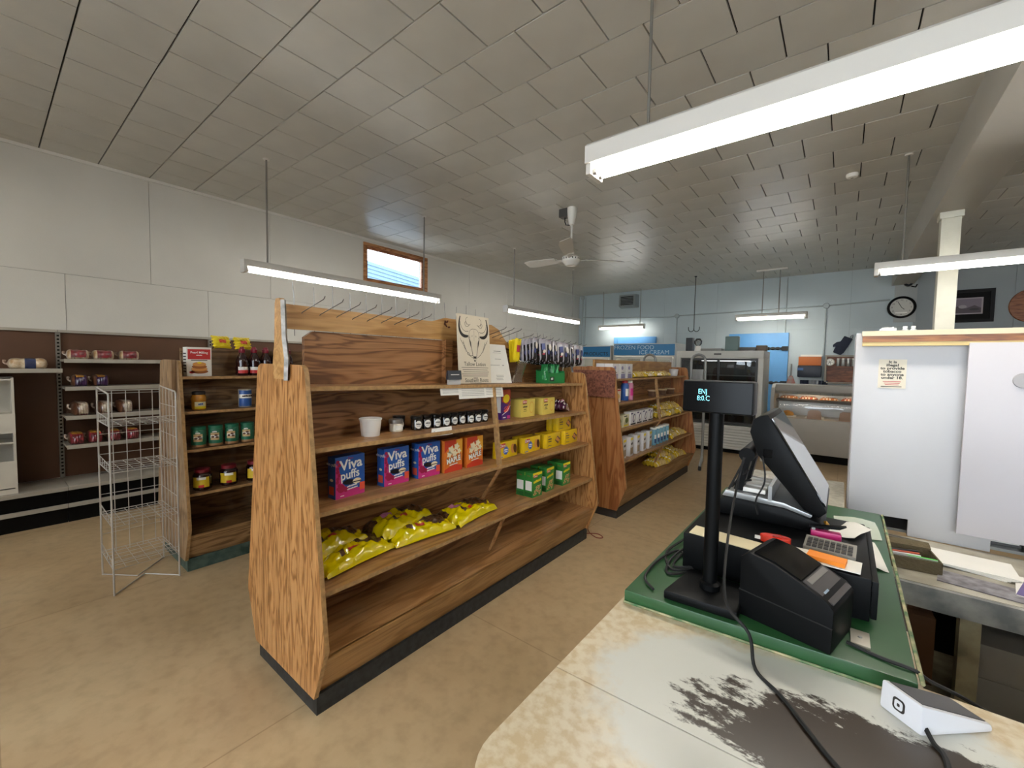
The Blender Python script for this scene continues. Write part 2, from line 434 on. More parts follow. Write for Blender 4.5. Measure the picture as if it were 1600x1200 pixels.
# shop front behind the photographer with three display windows
wf = MB(); e_ = [WX - .1] + [v for ab in SHOPWIN for v in ab] + [RX]
for i in range(0, len(e_), 2): wf.box(e_[i], e_[i + 1], FY - .14, FY, 0, CZ + .05)
for a, b in SHOPWIN:
    wf.box(a, b, FY - .14, FY, 0, .8); wf.box(a, b, FY - .14, FY, 2.7, CZ + .05)
struct(wf.build('wall_front', M_white))
for i, (a, b) in enumerate(SHOPWIN):
    f_ = MB(); t = .05
    for x0, x1, z0, z1 in ((a, a + t, .8, 2.7), (b - t, b, .8, 2.7), (a + t, b - t, .8, .8 + t), (a + t, b - t, 2.7 - t, 2.7), ((a + b) / 2 - .02, (a + b) / 2 + .02, .85, 2.65)):
        f_.box(x0, x1, FY - .09, FY - .03, z0, z1)
    wo = struct(f_.build('window_%d' % (i + 2), M_white))
    MB().box(a + t, b - t, FY - .062, FY - .058, .85, 2.65).build('pane', MATS['window_glass'], wo)

# beam and post
struct(MB().box(.63, .93, FY, BY, 3.1, CZ + .012).build('trim_2', mat('beam_paint', 'b9b6ae', .45, mott=.06, mscale=2), bevel=.006))
po = thing('support_post', 'cream painted wooden post holding up the ceiling beam', 'post', (.76, 5.98, 0))
POSTP = mat('post_paint', 'd8d6c6', .45, mott=.08, mscale=8, bump=.1)
MB().box(-.07, .07, -.07, .07, 0, 3.04).build('shaft', POSTP, po, bevel=.004)
MB().box(-.085, .085, -.085, .085, 3.04, 3.1).build('cap', POSTP, po, bevel=.004)

# ------------------------------------------------------------------ fluorescent fixtures
def fixture(label, p0, axis, length, z, ntube, rods, group=None, wd=.11, rod_top=CZ, hh=.075):
    """p0 = low end of the fixture; runs along +axis. z = underside of the housing."""
    t = thing('fluorescent_light', label, 'light', (p0[0], p0[1], z), 0 if axis == 'x' else PI / 2, group)
    L_ = length
    MB().prism([(-wd / 2, .012), (-wd / 2, hh - .02), (-wd * .38, hh), (wd * .38, hh), (wd / 2, hh - .02), (wd / 2, .012)], 'x', 0, L_).build('housing', M_frost, t)
    for x0 in (0, L_ - .03):
        MB().box(x0, x0 + .03, -wd * .42, wd * .42, -.045, .012).build('end_socket', M_frost, t, bevel=.004)
    for i in range(ntube):
        yy = 0 if ntube == 1 else (-.032 + .064 * i)
        tb = MB().cyl((.035, yy, -.02), (L_ - .035, yy, -.02), .018, n=12).build('tube', M_tube, t)
        for x0 in (.026, L_ - .05):
            MB().cyl((x0, yy, -.02), (x0 + .024, yy, -.02), .0184, n=12).build('tube_cap', M_steel, tb)
    for r in rods:
        MB().cyl((r, 0, .07), (r, 0, rod_top - z - .001), .0085, n=8).build('hanger_rod', M_rod, t)
        MB().lathe([(.026, rod_top - z - .012), (.03, rod_top - z - .001)], 12, c=(r, 0)).build('ceiling_plate', M_frost, t)
    return t
fixture('long lit fluorescent light hung beside the small wood-framed window', (-4.43, 1.53), 'y', 2.42, 2.395, 1, (.22, 2.15))
fixture('double-tube fluorescent light hung over the checkout counter', (-1.18, 2.2), 'x', 2.44, 2.65, 2, (.32, 2.1), wd=.18, hh=.125)
fixture('fluorescent light hung beyond the hanging snack packets', (-4.40, 5.36), 'y', 2.42, 2.42, 1, (.22, 2.15))
fixture('short fluorescent light in front of the frozen food cooler', (-5.15, 10.2), 'x', 1.24, 2.5, 1, (.12, 1.12))
fixture('short wide fluorescent light hung in front of the blue hinged door', (-1.78, 9.62), 'x', 1.2, 2.53, 2, (.46, .74), wd=.2)
fixture('added unseen fluorescent light brightening the room by the left wall', (-4.43, -2.4), 'y', 2.42, 2.395, 1, (.22, 2.15))  # extra lamp behind the camera, added to brighten a dark room
fixture('added unseen double-tube fluorescent light brightening the room near the front windows', (-1.9, -1.9), 'x', 2.44, 2.65, 2, (.32, 2.1), wd=.18, hh=.125)  # second added lamp out of view, lifts the overall brightness
fixture('fluorescent light crossing in front of the cream post', (.18, 5.16), 'x', 2.44, 2.45, 1, (.19, 2.2))
# mounting plate above the light by the blue door
o = MB().box(-.26, .26, -.05, .05, -.028, 0).build('ceiling_mount_plate', M_frost, None, (-1.18, 9.62, CZ), bevel=.004)
tag(o, 'white metal mounting plate on ceiling above the blue door light', 'plate')

# ceiling fan
fan = thing('ceiling_fan', 'white three-blade ceiling fan on a thin downrod', 'fan', (-2.70, 4.55, CZ))
FANW = mat('fan_enamel', 'dcd9d0', .25)
MB().box(-.16, -.04, -.05, .05, -.10, 0).build('outlet_box', mat('outlet_box_grey', '4a4845', .5), fan, bevel=.004)
MB().lathe([(.062, 0), (.062, -.06), (.055, -.11), (.035, -.2), (.014, -.21)], 16).build('canopy', FANW, fan)
MB().cyl((0, 0, -.2), (0, 0, -.52), .0125, n=10).build('downrod', FANW, fan)
MB().lathe([(.03, -.50), (.04, -.52), (.042, -.58), (.05, -.585)], 16).build('motor_neck', FANW, fan)
mo = MB().lathe([(.06, -.575), (.1, -.59), (.112, -.605), (.112, -.64), (.105, -.655), (.06, -.70), (.02, -.705)], 28).build('motor', FANW, fan)
for i in range(18):
    q = 2 * PI * i / 18
    MB().box(-.006, .006, -.112, -.1105, -.632, -.612).build('vent_slot', M_dark, mo, rz=q)
MB().tube([(-.10, 0, -.10), (-.10, 0, -.15), (-.085, 0, -.19), (-.05, 0, -.2), (-.03, 0, -.205)], .006).build('cable', M_rub, fan)
for a in (55, 175, 295):
    ar = MB().hexa([(.09, -.018, -.635), (.24, -.025, -.625), (.24, .025, -.612), (.09, .018, -.622), (.09, -.018, -.629), (.24, -.025, -.619), (.24, .025, -.606), (.09, .018, -.616)]).build('blade_arm', FANW, fan, rz=math.radians(a))
    def bl(u, v):
        wd = .055 + .03 * u - .05 * max(0, u - .86) ** 1 * 4
        x = .22 + .50 * u; y = (v - .5) * 2 * wd * .95
        return (x, y, -.612 + .34 * y + .02 * u)
    b1 = MB(); b1.grid(bl, 10, 4); n_ = len(b1.v)
    b2 = MB(); b2.grid(lambda u, v: (bl(u, v)[0], bl(u, v)[1], bl(u, v)[2] + .006), 10, 4)
    b1.add(b2.v, [tuple(reversed(f)) for f in b2.f])
    rim = [i * 5 for i in range(11)] + [10 * 5 + j for j in range(1, 5)] + [i * 5 + 4 for i in range(9, -1, -1)] + [j for j in range(3, 0, -1)]
    for p, q in zip(rim, rim[1:] + rim[:1]): b1.f.append((p, q, q + n_, p + n_)); b1.m.append(0)
    b1.build('blade', FANW, fan, rz=math.radians(a))

# smoke detector, double hook
sd = thing('smoke_detector', 'small round white smoke detector on the ceiling', 'detector', (-.02, 5.36, CZ))
MB().lathe([(.05, 0), (.05, -.02), (.042, -.035), (.02, -.04)], 18).build('housing', M_whi, sd)
MB().lathe([(.012, -.04), (.012, -.043)], 10).build('test_button', M_steel, sd)
hk = thing('ceiling_hook', 'long iron double hook hanging from the ceiling near the coolers', 'hook', (-2.56, 9.5, CZ))
MB().cyl((0, 0, 0), (0, 0, -1.12), .008, n=8).build('rod', mat('iron', '3a3a3a', .5, .6), hk)
for s in (-1, 1):
    MB().tube([(0, 0, -1.10)] + [(s * (.055 - .055 * math.cos(t * PI / 8)), 0, -1.12 - .055 * math.sin(t * PI / 8)) for t in range(1, 9)] + [(s * .112, 0, -1.075)], .008, 8).build('hook_arm', MATS['iron'], hk)
MB().lathe([(.025, 0), (.025, -.015)], 10).build('ceiling_plate', MATS['iron'], hk)

# ------------------------------------------------------------------ gondolas
def gondola(label, y0, L_, cx, zs, drop, mats, kick, paddle, mid=True, far_sides=True):
    """zs: shelf heights near end; drop: how far each sinks over the length (old, sagging fixture)"""
    t = thing('wooden_gondola', label, 'shelf unit', (cx, y0, 0))
    PE, PB, PS, PL, PR = mats
    def hw(z): return .40 - (.40 - .245) * max(0, (z - .33)) / (1.5 - .33)
    for i, yy in enumerate((-.02, L_)):
        h = 1.525 - (drop[0] if i else 0)
        pts = [(-.305, .085), (.305, .085), (.402, .335), (.245, h - .04), (.232, h - .012), (.205, h), (-.205, h), (-.232, h - .012), (-.245, h - .04), (-.402, .335)]
        e = MB(); e.prism(pts, 'y', yy, yy + .02)
        e.m = [0, 0] + [1] * len(pts)
        e.build('end_panel', [PE, EDGE], t)
    MB().box(-.30, .30, -.005, L_ + .005, 0, .09).build('toe_kick', kick, t)
    MB().box(-.012, .012, .0, L_, .09, 1.38).build('spine_panel', PB, t)
    for s in ((1, -1) if far_sides else (1,)):
        for i, z in enumerate(zs):
            fx = hw(z) - .028; d = drop[i]
            x0, x1 = (.012, fx) if s > 0 else (-fx, -.012)
            e = MB(); e.hexa([(x0, 0, z - .02), (x1, 0, z - .02), (x1, L_, z - d - .02), (x0, L_, z - d - .02), (x0, 0, z), (x1, 0, z), (x1, L_, z - d), (x0, L_, z - d)])
            e.m[3 if s > 0 else 5] = 1
            e.build('shelf', [PS, EDGE], t)
        f0 = .372
        MB().box(*((.012, f0 - .012) if s > 0 else (-f0 + .012, -.012)), 0, L_, .265, .283).build('bottom_deck', PS, t)
        MB().prism([(s * .285, .09), (s * f0, .283), (s * (f0 - .02), .283), (s * .265, .09)], 'y', 0, L_).build('front_lip', PL, t)
        if mid:
            ym = L_ * .506
            za, zb = zs[2] - drop[2] * .5, zs[0] - drop[0] * .5 - .02
            zm = zs[1] - drop[1] * .5
            for q0, q1 in ((za, zm - .021), (zm, zb)):
                xx0, xx1 = hw(q0) - .032, hw(q1) - .032
                MB().prism([(s * (xx0 - .03), q0), (s * xx0, q0), (s * xx1, q1), (s * (xx1 - .03), q1)], 'y', ym - .011, ym + .011).build('divider_post', [EDGE], t)
            for q0, q1, xa, xb in ((zs[3] - drop[3] * .5, zs[2] - drop[2] * .5 - .021, .10, .30), (.284, zs[3] - drop[3] * .5 - .021, .22, .335)):
                MB().prism([(s * (xa - .02), q0), (s * xa, q0), (s * xb, q1), (s * (xb - .02), q1)], 'y', ym - .008, ym + .008).build('brace', PS, t)
    return t
G1Y, G1L, G1X = .866, 2.43, -2.03
G1Z = [1.432, 1.165, .892, .556]; G1D = [.052, .035, .034, .004]
MATS1 = (PLY_END, PLY_BACK, PLY_SHELF, PLY_LIP, PLY_RAIL)
MATS0 = (PLY_OLD, PLY_OLDSH, PLY_OLDSH, wood('ply_old_lip', 'ae8a60', '9c7850', '7c5a38', 'y', .45, .8, rings=7), PLY_RAIL)
PLY_G2 = wood('ply_end_red', 'b07a4a', 'a2693c', '8a532b', 'z', .4, .9, rings=5)
MATS2 = (PLY_G2, PLY_BACK, PLY_SHELF, wood('ply_lip2', 'b08858', 'a47c4c', '8e6638', 'y', .42, .8, rings=4), PLY_RAIL)
g1 = gondola('long plywood shelf unit stocked with cookies, holding a cow skull poster', G1Y, G1L, G1X, G1Z, G1D, MATS1, KICK, True)
g0 = gondola('weathered grey-brown wooden shelf unit holding syrup and peanut butter', .886, 2.43, -3.95, [1.41, 1.157, .885, .573], [0] * 4, MATS0, KICKG, False, mid=False)
g2 = gondola('reddish wooden shelf unit stocked with boxes, cans and pasta bags', 3.93, 2.45, -2.03, [1.405, 1.16, .89, .578], [0] * 4, MATS2, mat('toe_vinyl_brown', '2c2724', .55), False)
def z1(i, x, y):      # shelf height on the near gondola at world y
    return G1Z[i] - G1D[i] * (y - G1Y) / G1L
# header of g1: top panel, paddles, rail, hump
MB().prism([(.10, 1.381), (G1L, 1.381), (G1L, 1.60), (1.6, 1.685), (.13, 1.685), (.09, 1.655), (.09, 1.381)], 'x', -.012, .012).build('top_back_panel', PLY_BACK, g1)
rl = MB().prism([(.0, 1.688), (.0, 1.80), (.86, 1.797), (.93, 1.815), (.97, 1.828), (1.42, 1.818), (1.50, 1.79), (1.56, 1.73), (1.60, 1.70), (2.42, 1.68), (2.42, 1.60), (1.6, 1.66), (.95, 1.688)], 'x', .012, .03)
rl.build('header_rail', PLY_RAIL, g1)
MB().prism([(.96, 1.41), (1.02, 1.41), (1.02, 1.69), (.96, 1.69)], 'x', .012, .05).build('header_post', PLY_BACK, g1)
mm = MB()
for i in range(7): mm.disc(.99 + random.uniform(-.03, .03), 1.79 + random.uniform(-.02, .015), .006, .012, 0, n=7, rot=random.random() * 3)
mm.xf(Matrix.Rotation(PI / 2, 4, 'Z')).build('painted_marks', mat('mark_brown', '5c2a18', .6), g1, (.0305, 0, 0))
for yy, dz in ((-.022, 0), (G1L, -.12)):
    pd = MB().prism([(.00, 1.46 + dz), (.10, 1.46 + dz), (.108, 1.55 + dz), (.085, 1.64 + dz), (.075, 1.80 + dz), (.065, 1.818 + dz), (.03, 1.818 + dz), (.02, 1.80 + dz), (.012, 1.64 + dz), (-.008, 1.52 + dz)], 'y', yy - .022 if yy < 0 else yy + .02, yy if yy < 0 else yy + .042).build('end_upright', PLY_RAIL, g1)
    MB().tube([(.103, yy - .011 if yy < 0 else yy + .031, 1.455 + dz), (.111, yy - .011 if yy < 0 else yy + .031, 1.55 + dz), (.089, yy - .011 if yy < 0 else yy + .031, 1.64 + dz), (.079, yy - .011 if yy < 0 else yy + .031, 1.81 + dz)], .012, 4).build('metal_edging', mat('worn_steel', '9a9690', .5, .6, mott=.5, mscale=30), pd)
HOOK = mat('hook_wire', '6c6b69', .35, .8)
hook_me = None
def hook(y, z, out, rise, back=False):
    MB().tube([(.03, y, z - .004), (.035, y, z), (out, y, z + rise), (out + .012, y, z + rise + .012)], .0022, 5).build('peg_hook', HOOK, g1)
for i in range(8): hook(.07 + i * .086, 1.768 - .002 * i, .235, .045)
HK = [1.60 + i * .088 for i in range(10)]
for y in HK: hook(y, 1.705 - (y - 1.6) * .05, .26, .045)
for i in range(3): hook(1.34 + i * .085, 1.73, .22, .05)
for i in range(24):      # upright wires on the far face
    y = .06 + i * .096
    zt = 1.80 if i < 15 else 1.69
    MB().tube([(-.02, y, 1.66 if i < 15 else 1.58), (-.024, y, zt + .04), (-.022 - random.uniform(0, .01), y + random.uniform(-.006, .006), zt + random.uniform(.1, .14))], .0018, 4).build('peg_wire', HOOK, g1)
# cork box ends on g2 and board bits on g0
MB().box(-.21, .255, -.045, -.021, 1.22, 1.49).build('end_sign_board', mat('red_cork', '8f5a44', .7, col2='5c2f22', mscale=55), g2, bevel=.004)
MB().box(-.03, .20, -.05, -.021, 1.24, 1.53).build('end_block', PLY_OLD, g0, bevel=.003)
MB().box(-.012, .012, .05, 2.4, 1.38, 1.62).build('top_back_panel', PLY_OLDSH, g0)
MB().box(-.012, .012, .0, 2.45, 1.38, 1.60).build('top_back_panel', PLY_RAIL, g2)

# ------------------------------------------------------------------ products
def product(name, label, cat, loc, rz=PI / 2, group=None):
    return thing(name, label, cat, loc, rz, group)
def carton(t, w_, d, h, body, pr=None, mats=None, side=None, bevel=.0012):
    part(t, MB().box(-w_ / 2, w_ / 2, -d / 2, d / 2, 0, h).build('box', body, t, bevel=bevel))
    if pr:
        p = MB(); pr(p, -d / 2 - .0005); part(t, p.build('front_print', mats, t, fix=False))
    if side:
        p = MB(); side(p, -w_ / 2 - .0005); p.xf(Matrix.Rotation(-PI / 2, 4, 'Z')); part(t, p.build('side_print', mats, t, fix=False))
    return t
E1 = .0003
# --- Viva Puffs
VB = mat('viva_blue', '2458a8', .35); VP = mat('viva_pink', 'c2307c', .35); VBK = mat('viva_black', '17131a', .35); VC = mat('viva_cream', 'efe3c0', .4); VO = mat('viva_orange', 'e0563a', .4); VD = mat('viva_berry', 'a01845', .4)
def viva(p, y):
    W, Hh = .16, .2
    p.poly([(-.079, .001), (.079, .001), (.079, .03), (-.02, .045), (-.05, .08), (-.062, .15), (-.079, .175)], y, 1)
    for i in range(9): p.disc(-.066 + .006 * math.sin(i * 2), .05 + i * .016, .009, .009, y - E1, 5, 10)
    p.disc(-.05, .048, .02, .02, y - E1 * 2, 5, 14); p.disc(-.025, .04, .013, .013, y - E1 * 2, 5, 12)
    p.text('Viva', .068, .004, .158, y - E1 * 3, 3, .025, 1.05, .06); p.text('puffs', .058, -.002, .108, y - E1 * 3, 3, .02, .95, .06)
    p.disc(-.008, .072, .034, .013, y - E1 * 2, 2, 16, -.1); p.disc(.035, .07, .024, .014, y - E1 * 4, 4, 14); p.rect(.012, .058, .065, .070, y - E1 * 5, 2)
    p.scribble(9, .012, .008, .052, y - E1 * 4, 3, .02, 1, .08); p.scribble(11, .01, .01, .039, y - E1 * 4, 3, .02, 1, .08)
    p.rect(.05, .079, .02, .058, y - E1 * 4, 6); p.text('Dare', .014, .0, .188, y - E1 * 4, 5, .02); p.scribble(5, .008, -.045, .012, y - E1 * 4, 3, .01)
def viva_side(p, y):
    p.text('viva puffs', .022, 0, .165, y, 3, .02); p.disc(0, .09, .014, .007, y, 4, 12); p.rect(-.02, .02, .02, .06, y, 3 if False else 6)
VM = [VB, VP, VBK, M_whi, VC, VD, VO]
VLAB = ['blue and pink marshmallow cookie box standing apart by the end panel', 'blue and pink marshmallow cookie box between two matching boxes', 'blue and pink marshmallow cookie box touching the orange maple box']
vspots = [(-1.876, 1.093), (-1.888, 1.373), (-1.884, 1.597)]
t = product('cookie_box', 'blue and pink marshmallow cookie box on the plywood shelf unit', 'cookie box', (0, 0, 0), group='blue marshmallow cookie boxes')
carton(t, .16, .062, .2, VB, viva, VM, viva_side)
for i, (x, y) in enumerate(vspots):
    o = t if i == 0 else dup(t, (0, 0, 0)); o.location = (x - .008, y, z1(2, x, y)); o.rotation_euler = (0, 0, PI / 2 + (.06, .0, -.02)[i]); o['label'] = VLAB[i]
MO = mat('maple_orange', 'd9772a', .4); MR = mat('maple_red', 'c23a24', .4)
def maple(p, y):
    p.poly([(-.074, .19), (-.074, .12), (-.03, .16), (.01, .15), (.02, .194), (-.074, .194)], y, 1)
    p.poly([(.02, .194), (.074, .194), (.074, .1), (.04, .13)], y, 4)
    p.poly([(-.074, .001), (.074, .001), (.074, .03), (.0, .045), (-.074, .02)], y, 1)
    for x, z, r in ((-.02, .135, .03), (.025, .15, .026), (-.035, .11, .024), (.045, .12, .02), (.01, .11, .025)):
        p.poly([(x + r * (1 if k % 2 == 0 else .62) * math.cos(k * PI / 5), z + r * (1 if k % 2 == 0 else .62) * math.sin(k * PI / 5)) for k in range(10)], y - E1, 2)
    p.text('MAPLE', .044, .0, .072, y - E1 * 3, 3, .035, .9, .12); p.text('MAPLE', .044, .001, .0735, y - E1 * 2, 5, .07, .9, .12)
    p.scribble(13, .01, 0, .045, y - E1 * 3, 3, .02, 1, .08)
t = product('cookie_box', 'orange maple leaf cookie box beside the blue cookie boxes', 'cookie box', (0, 0, 0), group='orange maple cookie boxes')
carton(t, .15, .06, .195, MO, maple, [MO, MR, VC, M_whi, mat('maple_gold', 'e8a83a', .4), M_ink])
for i, (x, y) in enumerate(((-1.872, 1.776), (-1.872, 1.966))):
    o = t if i == 0 else dup(t, (0, 0, 0)); o.location = (x - .006, y, z1(2, x, y)); o.rotation_euler = (0, 0, PI / 2); o['label'] = ('orange maple cookie box touching a blue cookie box', 'orange maple cookie box beside the divider post')[i]
# --- green wafer boxes
GB = mat('wafer_green', '2f7d33', .38); GD = mat('wafer_green_dark', '1f5a28', .4); GT = mat('wafer_tan', 'd9b882', .5); GR = mat('wafer_brown', '8a4a2a', .5)
def wafer(p, y):
    p.poly([(-.055, .183), (.055, .183), (.055, .165), (-.055, .158)], y, 1); p.rect(-.05, .0, .148, .168, y - E1, 2); p.text('Dare', .02, -.025, .158, y - E1 * 2, 3, .02)
    p.scribble(6, .03, .0, .118, y - E1, 1, .01, 1, .12)
    for x, z, a in ((-.02, .05, .5), (.01, .04, -.4), (.025, .07, .9), (.0, .075, .2), (-.03, .025, .1), (.03, .03, 1.1)):
        p.disc(x, z, .022, .009, y - E1 * 2, 4, 10, a); p.disc(x, z, .015, .004, y - E1 * 3, 5, 8, a)
def wafer_side(p, y): p.rect(-.03, .03, .05, .12, y, 3); p.rect(-.034, .034, .004, .035, y, 6); p.text('Dare', .014, 0, .16, y, 2)
GM = [GB, M_yel, M_red, M_whi, GT, GR, GD]
t = product('wafer_box', 'green upright wafer box on the lower plywood shelf', 'cookie box', (0, 0, 0), group='green wafer boxes')
carton(t, .118, .074, .185, GB, wafer, GM, wafer_side)
for i, (x, y) in enumerate(((-1.795, 2.556), (-1.873, 2.552), (-1.805, 2.742), (-1.884, 2.748), (-1.795, 2.975), (-1.873, 2.97))):
    o = t if i == 0 else dup(t, (0, 0, 0)); o.location = (x, y, z1(3, x, y)); o.rotation_euler = (0, 0, PI / 2 + .05 * (i % 3 - 1)); o['label'] = 'green wafer box on the lower plywood shelf, ' + ('front of the pair nearest the candy bags', 'behind the pair front nearest the candy bags', 'front of the middle pair', 'back of the middle pair', 'front of the pair at the far panel', 'back of the pair at the far panel')[i]
# --- yellow upright boxes (s2)
YB = mat('biscuit_yellow', 'dcc660', .4); YC = mat('biscuit_tan', 'd8a94a', .5)
def bisc(p, y):
    p.rect(-.075, -.02, .105, .128, y, 1); p.text('Dare', .024, -.047, .117, y - E1, 3, .02); p.rect(-.075, -.02, .099, .104, y, 2)
    p.scribble(6, .018, -.042, .078, y - E1, 2, .015); p.scribble(6, .011, -.042, .06, y - E1, 2, .01); p.rect(-.065, -.02, .045, .049, y, 2)
    p.disc(.045, .07, .032, .045, y - E1, 4, 20); p.disc(.045, .07, .026, .038, y - E1 * 2, 0, 20)
t = product('biscuit_box', 'pale yellow biscuit box with red logo on the second plywood shelf', 'biscuit box', (0, 0, 0), group='pale yellow biscuit boxes')
carton(t, .185, .12, .135, YB, bisc, [YB, M_red, M_ink, M_whi, YC])
for i, (x, y) in enumerate(((-1.905, 2.578), (-1.905, 2.862))):
    o = t if i == 0 else dup(t, (0, 0, 0)); o.location = (x - .03, y, z1(1, x, y)); o.rotation_euler = (0, 0, PI / 2 + .03); o['label'] = 'pale yellow biscuit box with red logo beside the ' + ('purple snack box', 'crumpled purple bag')[i]
# purple and orange upright box (cartoon left out)
t = product('cereal_box', 'purple and orange snack box next to the pale yellow biscuits', 'snack box', (-1.905, 2.315, z1(1, 0, 2.315)))
def purp(p, y):
    p.poly([(-.048, .215), (.048, .215), (.048, .09), (-.048, .13)], y, 1); p.disc(-.0, .15, .036, .03, y - E1, 2, 16, .3)
    p.disc(.005, .075, .034, .022, y - E1, 3, 16, .4); p.stroke([(-.046, .06), (.0, .085), (.046, .14)], .008, y - E1 * 2, 0); p.stroke([(-.046, .035), (.01, .06), (.046, .1)], .004, y - E1 * 2, 4)
    p.scribble(5, .012, -.02, .016, y - E1 * 2, 4, .01); p.rect(.01, .045, .006, .028, y - E1, 5)
carton(t, .1, .055, .217, mat('snack_purple', '4a2270', .35), purp, [MATS['snack_purple'], mat('snack_rust', 'a8431f', .4), M_yel, VO, M_whi, VP], lambda p, y: p.rect(-.02, .02, .05, .17, y, 4))

# --- pillow bags
def pillow(w_, l_, h, mats, mf, seed=0, crimp=.02, sag=.0, nu=40, nv=28, lump=0.0):
    rnd = random.Random(seed); ph = [rnd.uniform(0, 6.28) for _ in range(10)]
    def pr(u, v):
        a = (1 - abs(2 * u - 1) ** 3.2); b = (1 - abs(2 * v - 1) ** 2.6)
        return max(0, a) ** .45 * max(0, b) ** .42
    def hgt(u, v, s):
        base = pr(u, v) * h
        wr = .06 * h * math.sin(9 * u + 5 * v + ph[0]) + .06 * h * math.sin(17 * v - 6 * u + ph[1]) + .05 * h * math.sin(31 * u + 13 * v + ph[2]) + .05 * h * math.sin(37 * v - 23 * u + ph[3]) + .035 * h * math.sin(55 * u + 41 * v + ph[7])
        wr += lump * h * math.sin(40 * u + ph[4]) * math.sin(34 * v + ph[5])
        return base * .5 * s * (1 if s > 0 else .96) + wr * pr(u, v) * (1 if s > 0 else .0)
    def P(u, v, s):
        x = (u - .5) * l_; y = (v - .5) * w_ * (1 - .07 * math.sin(PI * u))
        e = .012 * math.sin(26 * v + ph[6]) * (abs(2 * u - 1) ** 6)
        return (x, y, h * .48 + hgt(u, v, s) + e + (1 - pr(u, v)) * (-.32 * h))
    b = MB(); b.grid(lambda u, v: P(u, v, 1), nu, nv, mf=mf); b.grid(lambda u, v: P(u, v, -1), nu, nv, mf=lambda u, v: 0)
    zm = min(v[2] for v in b.v); b.v = [(v[0], v[1], v[2] - zm) for v in b.v]
    return b
BAGY = mat('bag_yellow', 'd8c400', .2, coat=.9); BAGW = mat('bag_window', '24160d', .3, col2='6e4c30', mscale=75, coat=.5); BAGP = mat('bag_pink', 'c77a9a', .3)
def mf_bag(u, v):
    if .52 < u < .95 and v > .12 + 1.3 * abs(u - .78): return 1
    if u < .10 or v > .93: return 1 if v > .5 else 0
    if .22 < u < .40 and .52 < v < .80: return 2
    if .28 < u < .34 and .22 < v < .40: return 1
    if .40 < u < .56 and .25 < v < .33: return 3
    return 0
BM = [BAGY, BAGW, BAGP, mat('bag_red', 'b8321e', .3)]
spots = [(-1.90, 1.115, 0, .12, 'yellow candy bag in front of its twin by the end panel', 3), (-2.0, 1.055, .055, .10, 'yellow candy bag tucked behind another at the end panel', 4),
         (-1.885, 1.525, 0, -.1, 'yellow candy bag overhanging the shelf edge in the middle pile', 5), (-1.99, 1.47, .05, .2, 'yellow candy bag lying uppermost at the back of the pile', 6), (-1.885, 1.925, 0, .12, 'single yellow candy bag lying apart from the others', 9)]
for x, y, dz, a, lb, sd_ in spots:
    b = pillow(.235, .40 if sd_ != 4 else .33, .078, BM, mf_bag, sd_)
    o = b.build('candy_bag', BM, None, (x, y, z1(3, x, y - .19) + dz + .001), rot=(0 if dz == 0 else .10, 0, PI / 2 + a), weld=True)
    tag(o, lb, 'candy bag', 'yellow candy bags')
# small purple bag on s2
b = pillow(.14, .17, .085, None, lambda u, v: 1 if .3 < u < .6 and .3 < v < .6 else (2 if (u * 5) % 1 > .8 else 0), 12, lump=.15)
o = b.build('snack_bag', [mat('bag_purple', '4a2038', .25, coat=.5), BAGP, M_paper], None, (-1.93, 3.13, z1(1, 0, 3.05) + .001), PI / 2 + .3, weld=True, rot=(0, .25, PI / 2 + .3))
tag(o, 'crumpled dark purple snack bag beside the pale yellow biscuits', 'snack bag')

# --- yellow cookie packs on s3 right
PK = mat('pack_yellow', 'e0bc1c', .22, coat=.4); PKB = mat('pack_blue', '3a62b0', .35); PKT = mat('pack_cookie', 'c98a3c', .4)
def pack_a(p, y):
    p.rect(-.1, -.035, .078, .108, y, 1); p.text('Dare', .03, -.067, .093, y - E1, 3, .02)
    p.poly([(-.03 + .034 * (1 if k % 2 else .75) * math.cos(k * PI / 8), .055 + .034 * (1 if k % 2 else .75) * math.sin(k * PI / 8)) for k in range(16)], y, 2); p.scribble(5, .016, -.03, .06, y - E1, 3, .02); p.scribble(6, .013, -.03, .046, y - E1, 3, .02)
    p.disc(.055, .058, .026, .036, y, 4, 18, .2); p.disc(.08, .055, .02, .034, y - E1, 5, 18, .2); p.rect(-.1, -.06, .01, .016, y, 2)
def pack_b(p, y):
    p.rect(-.09, -.05, .092, .098, y, 5); p.rect(-.09, -.04, .05, .085, y, 3 if False else 0); p.scribble(7, .016, -.06, .075, y - E1, 6, .01); p.scribble(8, .013, -.06, .055, y - E1, 6, .0); p.rect(-.09, -.03, .02, .024, y, 6)
    p.poly([(.0 + .02, .055), (.06, .09), (.105, .06), (.07, .02)], y, 5); p.disc(.055, .062, .02, .015, y - E1, 4, 12); p.disc(.075, .05, .014, .012, y - E1, 4, 12)
PM = [PK, M_red, PKB, M_whi, PKT, mat('pack_brown', '5c3418', .4), M_ink]
def cpack(fn, label, group):
    t = product('cookie_pack', label, 'cookie pack', (0, 0, 0), group=group)
    w_, d, h = .225, .058, .118
    b = MB()
    b.hexa([(-w_ / 2, -d / 2, 0), (w_ / 2, -d / 2, 0), (w_ / 2, d / 2, 0), (-w_ / 2, d / 2, 0), (-w_ / 2 + .004, -d / 2, h), (w_ / 2 - .004, -d / 2, h), (w_ / 2 - .004, d / 2, h), (-w_ / 2 + .004, d / 2, h)])
    part(t, b.build('wrapper', PK, t, bevel=.006))
    part(t, MB().box(-w_ / 2 - .008, -w_ / 2, -.003, .003, .006, h - .006).box(w_ / 2, w_ / 2 + .008, -.003, .003, .006, h - .006).build('sealed_ends', PK, t))
    p = MB(); fn(p, -d / 2 - .0006); part(t, p.build('front_print', PM, t, fix=False)); return t
